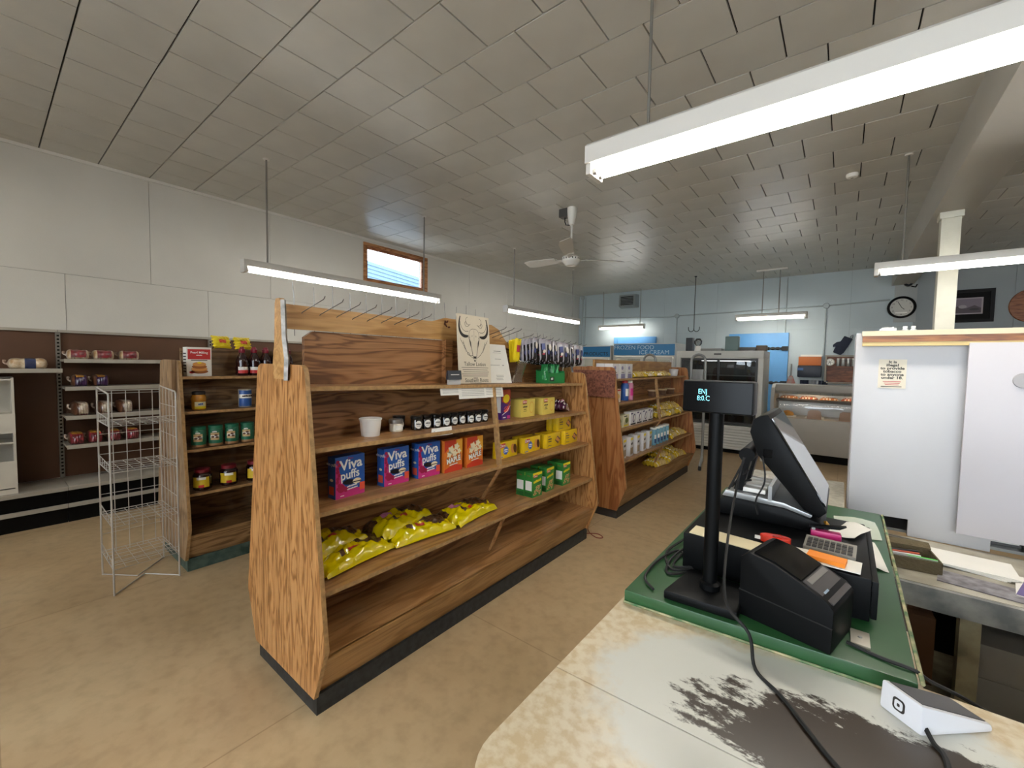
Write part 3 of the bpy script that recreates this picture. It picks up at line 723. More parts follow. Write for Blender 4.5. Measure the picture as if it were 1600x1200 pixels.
ta = cpack(pack_a, 'golden cookie pack with red logo and blue badge near the divider', 'golden cookie packs with blue badge')
tb_ = cpack(pack_b, 'yellow chocolate cookie pack in the double stacked row', 'yellow chocolate cookie packs')
first = True
for (x, y) in ((-1.888, 2.325), (-1.884, 2.615)):
    o = ta if first else dup(ta, (0, 0, 0)); o['label'] = 'golden cookie pack with blue badge ' + ('against the divider post' if first else 'beside the chocolate cookie packs'); first = False
    o.location = (x, y, z1(2, x, y)); o.rotation_euler = (0, 0, PI / 2 + .03)
first = True
for x, y, lv in [(-1.868 - .062 * k, 2.893, 0) for k in range(2)] + [(-1.862 - .062 * k, 3.16, 0) for k in range(3)] + [(-1.885 - .062 * k, 3.09, 1) for k in range(3 - 1)] + [(-1.948, 2.62, 0)]:
    o = tb_ if first else dup(tb_, (0, 0, 0)); first = False
    o.location = (x, y, z1(2, x, y) + lv * .1195); o.rotation_euler = (0, 0, PI / 2 + .03); o['label'] = 'yellow chocolate cookie pack ' + ('on upper layer, ' if lv else 'on lower layer, ') + ('behind the blue badge pack' if y < 2.7 else ('front ' if x > -1.89 else ('second back ' if x > -1.95 else 'rearmost ')) + ('next to blue badge pack' if y < 3 else 'by the far panel'))

# --- paper tub, jars, candles on s2
t = product('paper_tub', 'empty white paper tub on the second plywood shelf', 'tub', (-1.915, 1.245, z1(1, 0, 1.245)))
MB().lathe([(.045, 0), (.046, .002), (.054, .082), (.057, .083), (.058, .09), (.055, .092), (.052, .088), (.044, .006), (.002, .004)], 28).build('cup', mat('paper_cup', 'e8e5df', .55), t)
t = product('candle_jar', 'small cream candle jar with silver lid beside the dark candles', 'candle', (-1.945, 1.425, z1(1, 0, 1.425)))
MB().lathe([(.034, 0), (.038, .004), (.038, .042), (.034, .048)], 22).build('jar', mat('cream_wax', 'd8d0bc', .25, coat=.6), t)
MB().lathe([(.0385, .047), (.0395, .05), (.0395, .066), (.036, .069)], 22).build('lid', M_steel, t)
p = MB(); p.grid(lambda u, v: (.0386 * math.sin((u - .5) * 1.3), -.0386 * math.cos((u - .5) * 1.3), .012 + .026 * v), 8, 1); p.build('paper_label', M_paper, t, fix=False)
CJ = mat('dark_glass', '1a120c', .1, coat=.6); CL = mat('candle_lid', '0c0b0a', .3)
t = product('candle_jar', 'dark glass candle jar with round white label on second plywood shelf', 'candle', (0, 0, 0), group='dark candle jars'); t.scale = (.9, .9, 1)
part(t, MB().lathe([(.033, 0), (.037, .004), (.037, .058), (.034, .064)], 20).build('jar', CJ, t))
part(t, MB().lathe([(.038, .063), (.039, .065), (.039, .078), (.036, .081), (.008, .082)], 20).build('lid', CL, t))
def lab(u, v):
    r = .0225 * math.sqrt(v); a = u * 2 * PI; x = r * math.cos(a); return (.0376 * math.sin(x / .0376), -.0376 * math.cos(x / .0376), .033 + r * math.sin(a))
p = MB(); p.grid(lab, 16, 3); part(t, p.build('round_label', M_paper, t, fix=False))
p = MB(); p.scribble(5, .012, 0, .036, -.0382, 0, .01); p.rect(-.012, .012, .024, .026, -.0382, 0); part(t, p.build('label_lettering', M_ink, t, fix=False))
cs = [(-1.985, 1.475)] + [(-1.915 - .004 * math.sin(i * 1.7), 1.545 + i * .0715) for i in range(9)]
for i, (x, y) in enumerate(cs):
    o = t if i == 0 else dup(t, (0, 0, 0)); o.location = (x, y, z1(1, x, y)); o.rotation_euler = (0, 0, PI / 2 - .25 - .1 * random.random()); o['label'] = 'dark glass candle jar set behind the cream jar' if i == 0 else 'dark glass candle jar, %s in the row from the cream jar' % ('first', 'second', 'third', 'fourth', 'fifth', 'sixth', 'seventh', 'eighth', 'ninth', 'tenth')[i - 1]
def card(name, label, cat, pts, m, thick=.0008, lines=None):
    """thin sheet through 4 world corners bl, br, tr, tl"""
    p = [Vector(q) for q in pts]; n = (p[1] - p[0]).cross(p[3] - p[0]).normalized() * thick
    c = sum(p, Vector()) / 4
    b = MB(); b.hexa([q - c for q in p] + [q - c + n for q in p])
    o = b.build(name, m, None, c); tag(o, label, cat)
    if lines:
        ux = p[1] - p[0]; uy = p[3] - p[0]; q = MB()
        for (a0, a1, b0, b1) in lines:
            vs = [p[0] - c + ux * a + uy * bb + n * 1.5 for a, bb in ((a0, b0), (a1, b0), (a1, b1), (a0, b1))]
            q.add(vs, [(0, 1, 2, 3)], 0)
        q.build('printed_lines', mat('grey_ink', '8d8a86', .6), o, fix=False)
    return o
zz = z1(1, 0, 1.66)
card('price_card', 'small white card propped on the shelf edge before the dark candles', 'card', [(-1.772, 1.53, zz - .02), (-1.768, 1.69, zz - .023), (-1.785, 1.695, zz + .02), (-1.79, 1.55, zz + .02)], M_paper, lines=[(.1, .9, .55, .62), (.15, .85, .35, .42)])

# --- poster etc. on s1
PZ = lambda y: z1(0, 0, y)
PCARD = mat('poster_card', 'd9cdb8', .6, mott=.05)
t = thing('skull_poster', 'cream poster with a drawn cow skull leaning on the top shelf', 'poster', (-1.86, 1.98, PZ(1.86) - .002 + .004), rot=(-.09, .015, PI / 2))
PW, PH = .30, .44
MB().box(-PW / 2, PW / 2, 0, .004, 0, PH).build('card', PCARD, t)
p = MB(); y = -.0006
def arc(pts, n=10):
    out = []
    for i in range(n + 1):
        u = i / n; k = len(pts) - 1; q = list(pts)
        while len(q) > 1: q = [((1 - u) * a[0] + u * b[0], (1 - u) * a[1] + u * b[1]) for a, b in zip(q, q[1:])]
        out.append(q[0])
    return out
for s in (-1, 1):
    m_ = lambda L_: [(s * a, b) for a, b in L_]
    h1 = arc(m_([(.052, .305), (.11, .285), (.155, .33), (.12, .425)]), 14)
    p.stroke(h1, [.007 + .014 * math.sin(PI * (i / 14) ** .6) for i in range(15)], y)
    p.stroke(arc(m_([(.05, .335), (.08, .325), (.115, .335), (.122, .39)])), 0.0027, y)
    p.stroke(arc(m_([(.04, .375), (.085, .335), (.10, .40), (.06, .41), (.065, .375)]), 14), 0.0027, y)
    p.stroke(arc(m_([(.03, .38), (.07, .36), (.09, .42), (.05, .425)]), 12), 0.0020, y)
    p.stroke(arc(m_([(.0, .352), (.03, .355), (.052, .335), (.05, .31), (.04, .29)])), .002, y)
    p.stroke(arc(m_([(.048, .30), (.045, .25), (.02, .22), (.018, .175)])), 0.0041, y)
    p.stroke(arc(m_([(.044, .285), (.03, .262), (.034, .235), (.026, .215)])), [.001, .003, .006, .007, .006, .005, .005, .004, .003, .002, .001], y - E1)
    p.stroke(arc(m_([(.018, .30), (.02, .305), (.016, .31)])), .003, y)
    p.stroke(arc(m_([(.02, .165), (.06, .18), (.09, .22), (.10, .27)])), 0.0027, y)
    for k in range(4): p.stroke(arc(m_([(.075 + .008 * k, .2 + .018 * k), (.095 + .01 * k, .225 + .014 * k), (.09 + .012 * k, .245 + .014 * k)]), 6), 0.0020, y)
p.stroke(arc([(-.02, .18), (-.085, .17), (-.085, .21), (-.04, .205), (-.05, .18)], 14), 0.0024, y)
p.stroke([(0, .345), (.0, .30), (-.002, .275)], .0012, y)
p.poly([(-.016, .175), (.016, .175), (.012, .155), (.004, .162), (-.004, .162), (-.012, .155)], y); p.stroke([(-.008, .155), (0, .14), (.008, .155)], .002, y)
for x in (-.006, .006): p.disc(x, .147, .004, .006, y, n=8)
p.text('Tallow Lotion', .036, .0, .124, y, 0, .002, 1.0)
for k in range(5): p.rect(-.125 + .008 * (k % 3), .13 - .006 * ((k + 1) % 3), .1 - k * .0135, .1035 - k * .0135, y, 1)
p.scribble(10, .008, 0, .034, y, 0)
p.text('Southern Roots', .036, .012, .0195 + .0, y, 0, .005, .95)
p.rect(-.05, .055, .003, .0055, y, 1)
p.build('skull_print', [M_ink, mat('soft_ink', '6b635a', .6)], t, fix=False)
zt = PZ(2.25)
card('notice_sheet', 'white printed notice sheet leaning beside the skull poster', 'paper', [(-1.90, 2.125, PZ(2.125) + .002), (-1.90, 2.405, PZ(2.4) + .004), (-1.945, 2.37, zt + .275), (-1.945, 2.14, zt + .275)], M_paper,
     lines=[(.35, .65, .82, .84), (.32, .68, .78, .79), (.38, .62, .62, .63), (.15, .55, .46, .47), (.65, .72, .455, .475), (.38, .68, .2, .21), (.4, .68, .16, .17), (.38, .64, .12, .13), (.4, .66, .08, .09)])
# black tag: small display box
t = thing('name_tag', 'small dark shelf tag with pale lettering beside the skull poster', 'tag', (-1.835, 1.76, PZ(1.76)), PI / 2)
MB().hexa([(-.055, -.012, .03), (.055, -.012, .03), (.055, .012, .03), (-.055, .012, .03), (-.055, -.004, .085), (.055, -.004, .085), (.055, .004, .085), (-.055, .004, .085)]).build('plate', mat('tag_dark', '2c3038', .4), t)
MB().box(-.05, .05, -.006, .006, 0, .03).build('stand', mat('clear_acrylic', 'b9b9b9', .1), t)
p = MB(); p.rect(-.035, .035, .058, .062, -.009, 0); p.build('lettering', M_paper, t, fix=False)
for i, (a, b, h, lb) in enumerate(((1.63, 1.79, .055, 'narrow white paper label hanging left of a wider one below the tag'), (1.775, 2.03, .08, 'wide white paper label taped under the skull poster'), (2.0, 2.19, .078, 'white ingredient label taped beside the wide one under the poster'))):
    x = -1.83 + .012 + .002 * i; za, zb = PZ(a) - .006, PZ(b) - .006
    card('shelf_label', lb, 'label', [(x + .012, a, za - h), (x + .012, b, zb - h), (x, b, zb), (x, a, za)], M_paper, lines=[(.1, .9, .75 - .13 * k, .78 - .13 * k) for k in range(5)])
# clear bag, green display
b = pillow(.12, .17, .035, None, lambda u, v: 1 if u < .3 else 0, 21, lump=.12)
o = b.build('clear_bag', [glass('clear_film', (.8, .8, .8, 1), .45, .2), M_paper], None, (-1.90, 2.52, PZ(2.5) + .085), rot=(0, -1.25, .1), weld=True)
tag(o, 'clear plastic bag with white paper inside on the top shelf', 'bag')
t = thing('gum_display', 'green display box filled with green foil packets on top shelf', 'display box', (-1.90, 2.92, PZ(2.92)), PI / 2)
GBX = mat('display_green', '1f7a3c', .4); GFO = mat('foil_green', '2a8a48', .2, coat=.5, bump=.5, bscale=50)
bx_ = MB(); bx_.box(-.125, .125, -.06, -.056, 0, .085).box(-.125, .125, .056, .06, 0, .11).box(-.125, -.121, -.056, .056, 0, .1).box(.121, .125, -.056, .056, 0, .1).box(-.121, .121, -.056, .056, 0, .004)
bx_.build('tray', GBX, t)
p = MB(); p.rect(-.1, -.04, .02, .055, -.0606, 0); p.scribble(2, .03, -.07, .038, -.061, 1, .03); p.build('logo', [M_ink, M_whi], t, fix=False)
for i in range(6):
    pk = pillow(.075, .13, .02, None, lambda u, v: 0, 40 + i)
    pk.xf(Matrix.Rotation(-PI / 2 + .1, 4, 'Y')); pk.xf(Matrix.Rotation(random.uniform(-.3, .3), 4, 'Z'))
    o = pk.build('foil_packet', GFO, None, weld=True)
    o.parent = t; o.location = (-.095 + i * .038, -.01 + .02 * (i % 2), .09)
# dark bottle and box at far end of g1 top shelf
t = thing('sauce_bottle', 'dark brown sauce bottle with white label at the far shelf end', 'bottle', (-2.13, 3.2, PZ(3.2)))
MB().lathe([(.028, 0), (.032, .005), (.032, .1), (.02, .125), (.012, .15), (.012, .18), (.015, .182), (.015, .2)], 18, [0] * 6 + [1] * 1).build('glass', [mat('sauce_brown', '30150c', .12, coat=.5), M_red], t)
p = MB(); p.grid(lambda u, v: (.0325 * math.sin((u - .5) * 2.6), -.0325 * math.cos((u - .5) * 2.6), .025 + .06 * v), 8, 1); p.build('label', M_paper, t, fix=False)
o = MB().box(-.04, .04, -.03, .03, 0, .16).build('grey_carton', mat('charcoal_card', '3c3e40', .5), None, (-2.13, 3.06, PZ(3.06)), bevel=.002)
tag(o, 'charcoal grey carton standing beside the sauce bottle', 'box')

# --- hanging packets
HPM = [mat('packet_black', '1c1a1e', .25, coat=.4), mat('packet_silver', 'a7a3aa', .22, coat=.5), mat('packet_red', 'a83448', .3), mat('packet_cream', 'd8cfc6', .35), mat('packet_blue', '4a5288', .3), M_yel]
def packet(style, label, group):
    t = thing('hanging_packet', label, 'snack packet', (0, 0, 0), 0, group)
    w_, h, d = .078, .165, .009
    body = MB(); n = 6
    def fr(s):
        def fn(u, v):
            a = math.sin(PI * u) ** .5 * math.sin(PI * v) ** .5
            return ((u - .5) * w_, -s * d * a + .0015 * math.sin(v * 30 + u * 9), -h + v * h)
        return fn
    body.grid(fr(1), n, 8, mf=lambda u, v: 1 if (u < .17 or u > .83 or v > .8) else 0); body.grid(fr(-1), n, 8, mf=lambda u, v: 1)
    part(t, body.build('pouch', [HPM[0] if style < 3 else HPM[5], HPM[1] if style < 3 else HPM[5]], t, weld=True))
    p = MB(); y = -d - .0022
    if style == 0: p.disc(.008, -.06, .018, .028, y, 3, 10, .3); p.disc(-.01, -.1, .014, .02, y, 4, 8)
    elif style == 1: p.rect(-.02, .02, -.09, -.04, y, 4); p.disc(.006, -.1, .018, .014, y, 3, 8, .6); p.rect(-.018, .01, -.125, -.115, y, 2)
    elif style == 2: p.disc(0, -.07, .022, .03, y, 2, 10, .2); p.disc(.008, -.105, .012, .02, y, 3, 8)
    else: p.rect(-.02, .02, -.1, -.05, y, 2)
    p.rect(-.012, .012, -.025, -.012, y + .007, 2 if style != 3 else 0)
    part(t, p.build('front_print', HPM, t, fix=False)); return t
pts_ = [packet(0, 'black snack packet with cream print hanging from a header hook', 'black and cream hanging packets'), packet(1, 'black snack packet with blue print hanging from a header hook', 'black and blue hanging packets'), packet(2, 'black snack packet with red print hanging from a header hook', 'black and red hanging packets'), packet(3, 'yellow snack packet hanging from the first stocked header hook', 'yellow hanging packets')]
usedp = [0] * 4
for i, yl in enumerate(HK):
    st = 3 if i == 0 else (0, 1, 0, 2, 1, 0, 2, 0, 1)[(i - 1) % 9]
    n = 3 if i == 0 else 6
    for k in range(n):
        xo = .075 + k * .030; zh = 1.705 - (yl - 1.6) * .05 + .045 * (xo - .035) / .225
        o = pts_[st] if not usedp[st] else dup(pts_[st], (0, 0, 0)); usedp[st] = 1
        o.location = (G1X + xo, G1Y + yl, zh + .006); o.rotation_euler = (random.uniform(-.1, .06), random.uniform(-.07, .07), PI / 2 + random.uniform(-.2, .2))
        if st != 3 and random.random() < .3: st = (0, 1, 2)[int(random.random() * 3)]

# --- g0 goods
def g0z(i): return [1.41, 1.157, .885, .573][i]
t = product('pancake_box', 'red and white pancake mix box on the weathered shelf unit', 'mix box', (-3.80, 1.005, g0z(0)))
def panc(p, y):
    p.rect(-.07, .07, .125, .2, y, 1); p.text('Pearl Milling', .022, 0, .175, y - E1, 0, .015); p.scribble(7, .01, 0, .155, y - E1, 0, .01); p.rect(-.05, .05, .115, .121, y, 4)
    for k in range(4): p.disc(0, .035 + .018 * k, .055 - .004 * k, .016, y - E1 * (k + 1), 2 if k % 2 else 3, 18)
    p.disc(.0, .1, .014, .007, y - E1 * 6, 5, 10); p.disc(-.045, .03, .018, .01, y - E1, 1, 10)
carton(t, .155, .085, .215, mat('box_white', 'e6e2da', .4), panc, [M_whi, M_red, mat('pancake_tan', 'd0914a', .5), mat('pancake_brown', '9c5a28', .5), M_ink, M_yel], lambda p, y: [p.rect(-.035, .035, .03 + .022 * k, .04 + .022 * k, y, 4) for k in range(7)] and None)
# syrup bottles on top shelf
SY = mat('syrup_dark', '2a0c10', .12, coat=.6); SYC = mat('syrup_cap', '7a1024', .4)
t = product('syrup_bottle', 'dark red syrup bottle on the weathered shelf unit', 'syrup bottle', (0, 0, 0), group='syrup bottles')
part(t, MB().lathe([(.036, 0), (.04, .006), (.042, .05), (.036, .09), (.04, .11), (.03, .15), (.016, .175), (.014, .185)], 18).build('bottle', SY, t))
part(t, MB().lathe([(.017, .184), (.018, .186), (.018, .212), (.012, .216), (.008, .232)], 14).build('cap', SYC, t))
p = MB(); p.grid(lambda u, v: (.0425 * math.sin((u - .5) * 1.7), -.0425 * math.cos((u - .5) * 1.7), .02 + .05 * v), 8, 2, mf=lambda u, v: 0 if v > .5 else 1); part(t, p.build('label', [M_paper, M_red], t, fix=False))
first = True
for r in range(2):
    for k in range(5):
        o = t if first else dup(t, (0, 0, 0)); first = False
        o.location = (-3.78 - .09 * r, 1.30 + .088 * k + .02 * r, g0z(0)); o['label'] = 'dark red syrup bottle in the %s row, %s from the pancake box' % (('front', 'back')[r], ('first', 'second', 'third', 'fourth', 'fifth', 'sixth', 'seventh', 'eighth', 'ninth', 'tenth')[k]); o.rotation_euler = (0, 0, PI / 2 + random.uniform(-.5, .3))
b = None
t = product('mustard_jar', 'golden spread jar with a dark lid standing alone on shelf', 'jar', (-3.79, 1.005, g0z(1)))
MB().lathe([(.04, 0), (.046, .006), (.047, .05), (.043, .06), (.047, .07), (.047, .1), (.038, .115)], 22).build('jar', mat('mustard', 'c8872c', .2, coat=.5), t)
MB().lathe([(.04, .114), (.042, .116), (.042, .135), (.038, .138)], 22).build('lid', M_ink, t)
p = MB(); p.grid(lambda u, v: (.0478 * math.sin((u - .5) * 1.6), -.0478 * math.cos((u - .5) * 1.6), .012 + .05 * v), 8, 3, mf=lambda u, v: 0 if v > .35 else 1); p.scribble(3, .02, 0, .045, -.0485, 2); p.build('label', [mat('cream_label', 'e8dcae', .5), M_yel, VB], t, fix=False)
t = product('blue_can', 'tall blue and white labelled can on the weathered shelf unit', 'can', (-3.79, 1.315, g0z(1)))
MB().lathe([(.044, 0), (.046, .003), (.046, .14), (.044, .143)], 22).build('can', mat('can_grey', 'a8a49c', .3, .3), t)
p = MB(); p.grid(lambda u, v: (.0466 * math.sin((u - .5) * 2.6), -.0466 * math.cos((u - .5) * 2.6), .01 + .125 * v), 12, 4, mf=lambda u, v: 1 if .5 < v < .75 else 0); p.scribble(6, .022, .0, .09, -.0475, 2, .02); p.build('label', [mat('can_blue', '2f5aa0', .35), M_whi, M_ink], t, fix=False)
t = product('nut_butter_jar', 'green-lidded peanut spread jar with green label on the weathered shelves', 'jar', (0, 0, 0), group='green labelled peanut jars')
GJ = mat('jar_green', '1f6b4e', .35)
part(t, MB().lathe([(.042, 0), (.047, .005), (.047, .02), (.047, .125), (.044, .13)], 22, [1, 1, 0, 0]).build('jar', [GJ, mat('peanut_tan', 'a87a50', .4)], t))
part(t, MB().lathe([(.045, .129), (.047, .131), (.047, .15), (.044, .153)], 22).build('lid', GJ, t))
p = MB(); p.grid(lambda u, v: (.0477 * math.sin((u - .5) * 1.2), -.0477 * math.cos((u - .5) * 1.2), .045 + .055 * v), 8, 3, mf=lambda u, v: (0, 1, 0)[int(v * 2.99)])
for x, z in ((-.012, .07), (.008, .082), (.014, .066)): p.disc(x, z, .011, .008, -.0485, 2, 9)
p.scribble(4, .014, 0, .108, -.0485, 1); part(t, p.build('label', [mat('nut_tan', 'c9a878', .5), M_whi, mat('nut_brown', '5a3a20', .5)], t, fix=False))
for i in range(5):
    o = t if i == 0 else dup(t, (0, 0, 0)); o.location = (-3.735 + .0 * i, .985 + .108 * i, g0z(2)); o.rotation_euler = (0, 0, PI / 2 - .35 - .05 * i); o['label'] = 'green labelled peanut spread jar, %s from the weathered end panel' % ('first', 'second', 'third', 'fourth', 'fifth')[i]
t = product('red_lid_jar', 'big dark jam jar with red lid and yellow label', 'jar', (0, 0, 0), group='red lidded jam jars')
part(t, MB().lathe([(.05, 0), (.058, .008), (.06, .03), (.06, .11), (.05, .125), (.045, .13)], 24).build('jar', mat('jam_dark', '240a0a', .12, coat=.6), t))
part(t, MB().lathe([(.047, .129), (.05, .131), (.05, .152), (.046, .156)], 24).build('lid', mat('lid_red', '6e1420', .35), t))
p = MB(); p.grid(lambda u, v: (.0608 * math.sin((u - .5) * 1.9), -.0608 * math.cos((u - .5) * 1.9), .025 + .075 * v), 10, 4, mf=lambda u, v: 1 if v > .75 and .3 < u < .8 else (2 if v < .25 and .4 < u < .7 else 0)); part(t, p.build('label', [mat('label_yellow', 'd8b92a', .4), M_whi, M_red], t, fix=False))
for i, y in enumerate((.995, 1.165, 1.345)):
    o = t if i == 0 else dup(t, (0, 0, 0)); o.location = (-3.70, y, g0z(3)); o.rotation_euler = (0, 0, PI / 2 - .5 + .1 * i); o['label'] = 'dark jam jar with red lid, %s from the weathered end panel' % ('first', 'second', 'third')[i]
for i in range(2):   # packets on top of g0 board
    b = pillow(.11, .13, .03, None, lambda u, v: 1 if .3 < u < .7 and .35 < v < .65 else 0, 60 + i)
    b.xf(Matrix.Rotation(1.2, 4, 'X'))
    zm = min(v[2] for v in b.v)
    o = b.build('spice_packet', [M_yel, VO], None, (-3.90 + .0 * i, 1.20 + .15 * i, 1.41 - zm if i > 5 else 1.621 - zm), PI / 2 + .2, weld=True)
    tag(o, ('yellow spice packet leaning left on the weathered unit back board', 'yellow spice packet beside the syrup on the back board')[i], 'packet')
    o.location.x = -3.95

# --- g2 goods
def g2z(i): return [1.405, 1.16, .89, .578, .284][i]
W2 = mat('napkin_white', 'd8d6d6', .45); LAV = mat('lavender', '8a84a8', .45)
t = product('napkin_box', 'white and lavender carton on top of the reddish shelf unit', 'carton', (0, 0, 0), group='white and lavender cartons')
def napk(p, y): p.disc(-.02, .11, .025, .02, y, 1, 12); p.rect(-.05, .05, .0, .05, y, 1); p.rect(-.04, .03, .06, .066, y, 2)
carton(t, .15, .09, .155, W2, napk, [W2, LAV, M_ink])
for i, y in enumerate((4.02, 4.2, 4.22, 4.40, 4.42, 4.58)):
    x = -1.87 if i in (0, 1, 3) else -1.965
    o = t if i == 0 else dup(t, (0, 0, 0)); o.location = (x, (4.02, 4.2, 4.02, 4.375, 4.2, 4.375)[i], g2z(0)); o.rotation_euler = (0, 0, PI / 2); o['label'] = 'white and lavender carton, ' + ('front row, ' if i in (0, 1, 3) else 'back row, ') + ('by the cork board', 'middle', 'by the cork board', 'beside the flat yellow bags', 'middle', 'beside the flat yellow bags')[i]
PAS = [mat('pasta_yellow', 'd8b72c', .3, coat=.3), mat('pasta_clear', 'd9c48a', .3, coat=.4, col2='b8924a', mscale=60), M_whi]
def mfp(u, v): return 1 if .3 < u < .72 else (2 if .1 < u < .16 else 0)
def pasta(x, y, z, a, lb, seed, sc_=1, rx=0):
    b = pillow(.2 * sc_, .30 * sc_, .075 * sc_, PAS, mfp, seed, lump=.14)
    o = b.build('pasta_bag', PAS, None, (x, y, z + .001), rot=(rx, 0, PI / 2 + a), weld=True); tag(o, lb, 'pasta bag', 'yellow pasta bags')
NTH = ['nearest the divider', 'in the middle of its row', 'at the far panel']
for r, (i, ys_, nm) in enumerate(((2, (5.36, 5.72, 6.08), 'third'), (3, (5.78, 6.10), 'fourth'), (4, (5.30, 5.68, 6.06), 'bottom'))):
    for k, y in enumerate(ys_):
        pasta((-1.86, -1.84, -1.83)[r], y, g2z(i), random.uniform(-.2, .2), 'yellow pasta bag on the %s reddish shelf, %s' % (nm, NTH[k if len(ys_) == 3 else k * 2]), 70 + r * 5 + k, 1.08)
        if i in (2, 4) and k < 2: pasta((-1.88, -1.88, -1.87)[r], y + .17, g2z(i) + .082, random.uniform(-.3, .3), 'yellow pasta bag lying atop others on the %s shelf, %s' % (nm, ('near side', 'far side')[k]), 90 + r * 5 + k, .95)
for k in range(4):
    pasta(-1.9, 4.72 + .3 * k, g2z(0), random.uniform(-.4, .4), 'flat yellow bag on top of the reddish unit, %s along' % ('first', 'second', 'third', 'fourth')[k], 110 + k, .82)
t = product('white_tub', 'small white tub at the far end of the reddish unit top', 'tub', (-1.88, 6.05, g2z(0)))
MB().lathe([(.05, 0), (.06, .08), (.063, .082), (.063, .095), (.02, .098)], 20).build('tub', W2, t)
t = product('cracker_box', 'low white cracker box with tan picture on the reddish unit', 'box', (-1.86, 4.05, g2z(1)))
carton(t, .22, .07, .135, mat('cracker_cream', 'ddd2bc', .45), lambda p, y: (p.disc(.03, .06, .05, .03, y, 1, 14), p.rect(-.1, .1, .115, .13, y, 2), p.rect(-.1, -.03, .09, .1, y, 3)), [M_whi, YC, M_red, M_ink])
for k, (y, c1, c2, lb) in enumerate(((4.36, 'can_blue', M_whi, 'blue spray bottle on the reddish shelf unit'), (4.49, None, VP, 'pink and white spray bottle on the reddish shelf unit'))):
    t = product('spray_bottle', lb, 'bottle', (-1.87, y, g2z(1)))
    MB().lathe([(.04, 0), (.043, .005), (.043, .17), (.03, .19)], 18).build('bottle', MATS['can_blue'] if c1 else mat('bottle_pink', 'c4829a', .35), t)
    MB().lathe([(.031, .189), (.031, .215), (.02, .22)], 16).build('cap', M_whi if k else M_red, t)
    p = MB(); p.grid(lambda u, v: (.0437 * math.sin((u - .5) * 1.8), -.0437 * math.cos((u - .5) * 1.8), .05 + .08 * v), 6, 2); p.build('label', c2, t, fix=False)
t = product('dark_tub', 'small brown tub with cream lid on the reddish shelf unit', 'tub', (0, 0, 0), group='brown tubs')
part(t, MB().lathe([(.05, 0), (.06, .06), (.062, .065)], 18).build('tub', mat('tub_brown', '5a4030', .4), t)); part(t, MB().lathe([(.064, .065), (.066, .067), (.066, .08), (.02, .083)], 18).build('lid', mat('tub_lid', 'b09a78', .5), t))
for k, y in enumerate((5.22, 5.55, 5.88)):
    o = t if k == 0 else dup(t, (0, 0, 0)); o.location = (-1.87, y, g2z(1)); o['label'] = 'small brown tub with cream lid, %s from the spray bottles' % ('first', 'second', 'third', 'fourth', 'fifth', 'sixth', 'seventh', 'eighth', 'ninth', 'tenth')[k]
t = product('tea_box', 'cream tea box with green badge on the reddish shelf unit', 'tea box', (0, 0, 0), group='cream and green tea boxes')
carton(t, .15, .08, .13, mat('tea_cream', 'cfc9a8', .45), lambda p, y: (p.disc(.01, .07, .04, .03, y, 1, 12), p.rect(-.06, .06, .01, .025, y, 2), p.rect(-.06, .02, .11, .12, y, 3)), [M_whi, mat('tea_green', '6a7a30', .45), M_yel, M_ink])
for k, y in enumerate((4.06, 4.24)):
    o = t if k == 0 else dup(t, (0, 0, 0)); o.location = (-1.83, y, g2z(2)); o.rotation_euler = (0, 0, PI / 2); o['label'] = 'cream tea box with green badge ' + ('at the reddish end panel', 'touching a violet tea box')[k]
t = product('tea_box', 'white tea box with violet swirl on the reddish shelf unit', 'tea box', (0, 0, 0), group='white and violet tea boxes')
carton(t, .155, .08, .145, W2, lambda p, y: (p.disc(.02, .075, .03, .05, y, 1, 14, -.4), p.disc(.025, .075, .016, .036, y - E1, 0, 14, -.4), p.rect(-.07, .07, .005, .02, y, 2), p.rect(-.07, -.01, .12, .135, y, 1)), [M_whi, mat('tea_violet', '4a3f66', .45), M_ink])
for k in range(4):
    o = t if k == 0 else dup(t, (0, 0, 0)); o.location = (-1.83, 4.43 + .175 * k, g2z(2)); o.rotation_euler = (0, 0, PI / 2); o['label'] = 'white tea box with violet swirl, %s from the green badge boxes' % ('first', 'second', 'third', 'fourth', 'fifth', 'sixth', 'seventh', 'eighth', 'ninth', 'tenth')[k]
t = product('milk_carton', 'white drink carton with brown print on the reddish shelf unit', 'carton', (0, 0, 0), group='white drink cartons')
carton(t, .11, .1, .205, W2, lambda p, y: (p.rect(-.045, .045, .17, .195, y, 1), p.scribble(3, .04, 0, .13, y, 2, .03), p.rect(-.045, .045, .02, .09, y, 3)), [M_whi, M_yel, M_ink, mat('carton_tan', 'a89478', .5)])
for k in range(5):
    o = t if k == 0 else dup(t, (0, 0, 0)); o.location = (-1.79, 4.10 + .185 * k, g2z(3)); o.rotation_euler = (0, 0, PI / 2 + .1); o['label'] = 'white drink carton with brown print, %s from the reddish end panel' % ('first', 'second', 'third', 'fourth', 'fifth', 'sixth', 'seventh', 'eighth', 'ninth', 'tenth')[k]
t = product('blue_tube', 'tall pale blue canister on the reddish shelf unit', 'canister', (0, 0, 0), group='pale blue canisters')
part(t, MB().lathe([(.038, 0), (.04, .004), (.04, .19), (.038, .195)], 16).build('canister', mat('tube_blue', '6fa0b4', .35), t)); part(t, MB().lathe([(.041, .194), (.041, .212), (.036, .215)], 16).build('lid', M_whi, t))
p = MB(); p.grid(lambda u, v: (.0407 * math.sin((u - .5) * 1.5), -.0407 * math.cos((u - .5) * 1.5), .03 + .1 * v), 6, 2, mf=lambda u, v: 0 if v < .5 else 1); part(t, p.build('label', [mat('can_navy', '2a4a7a', .4), M_whi], t, fix=False))
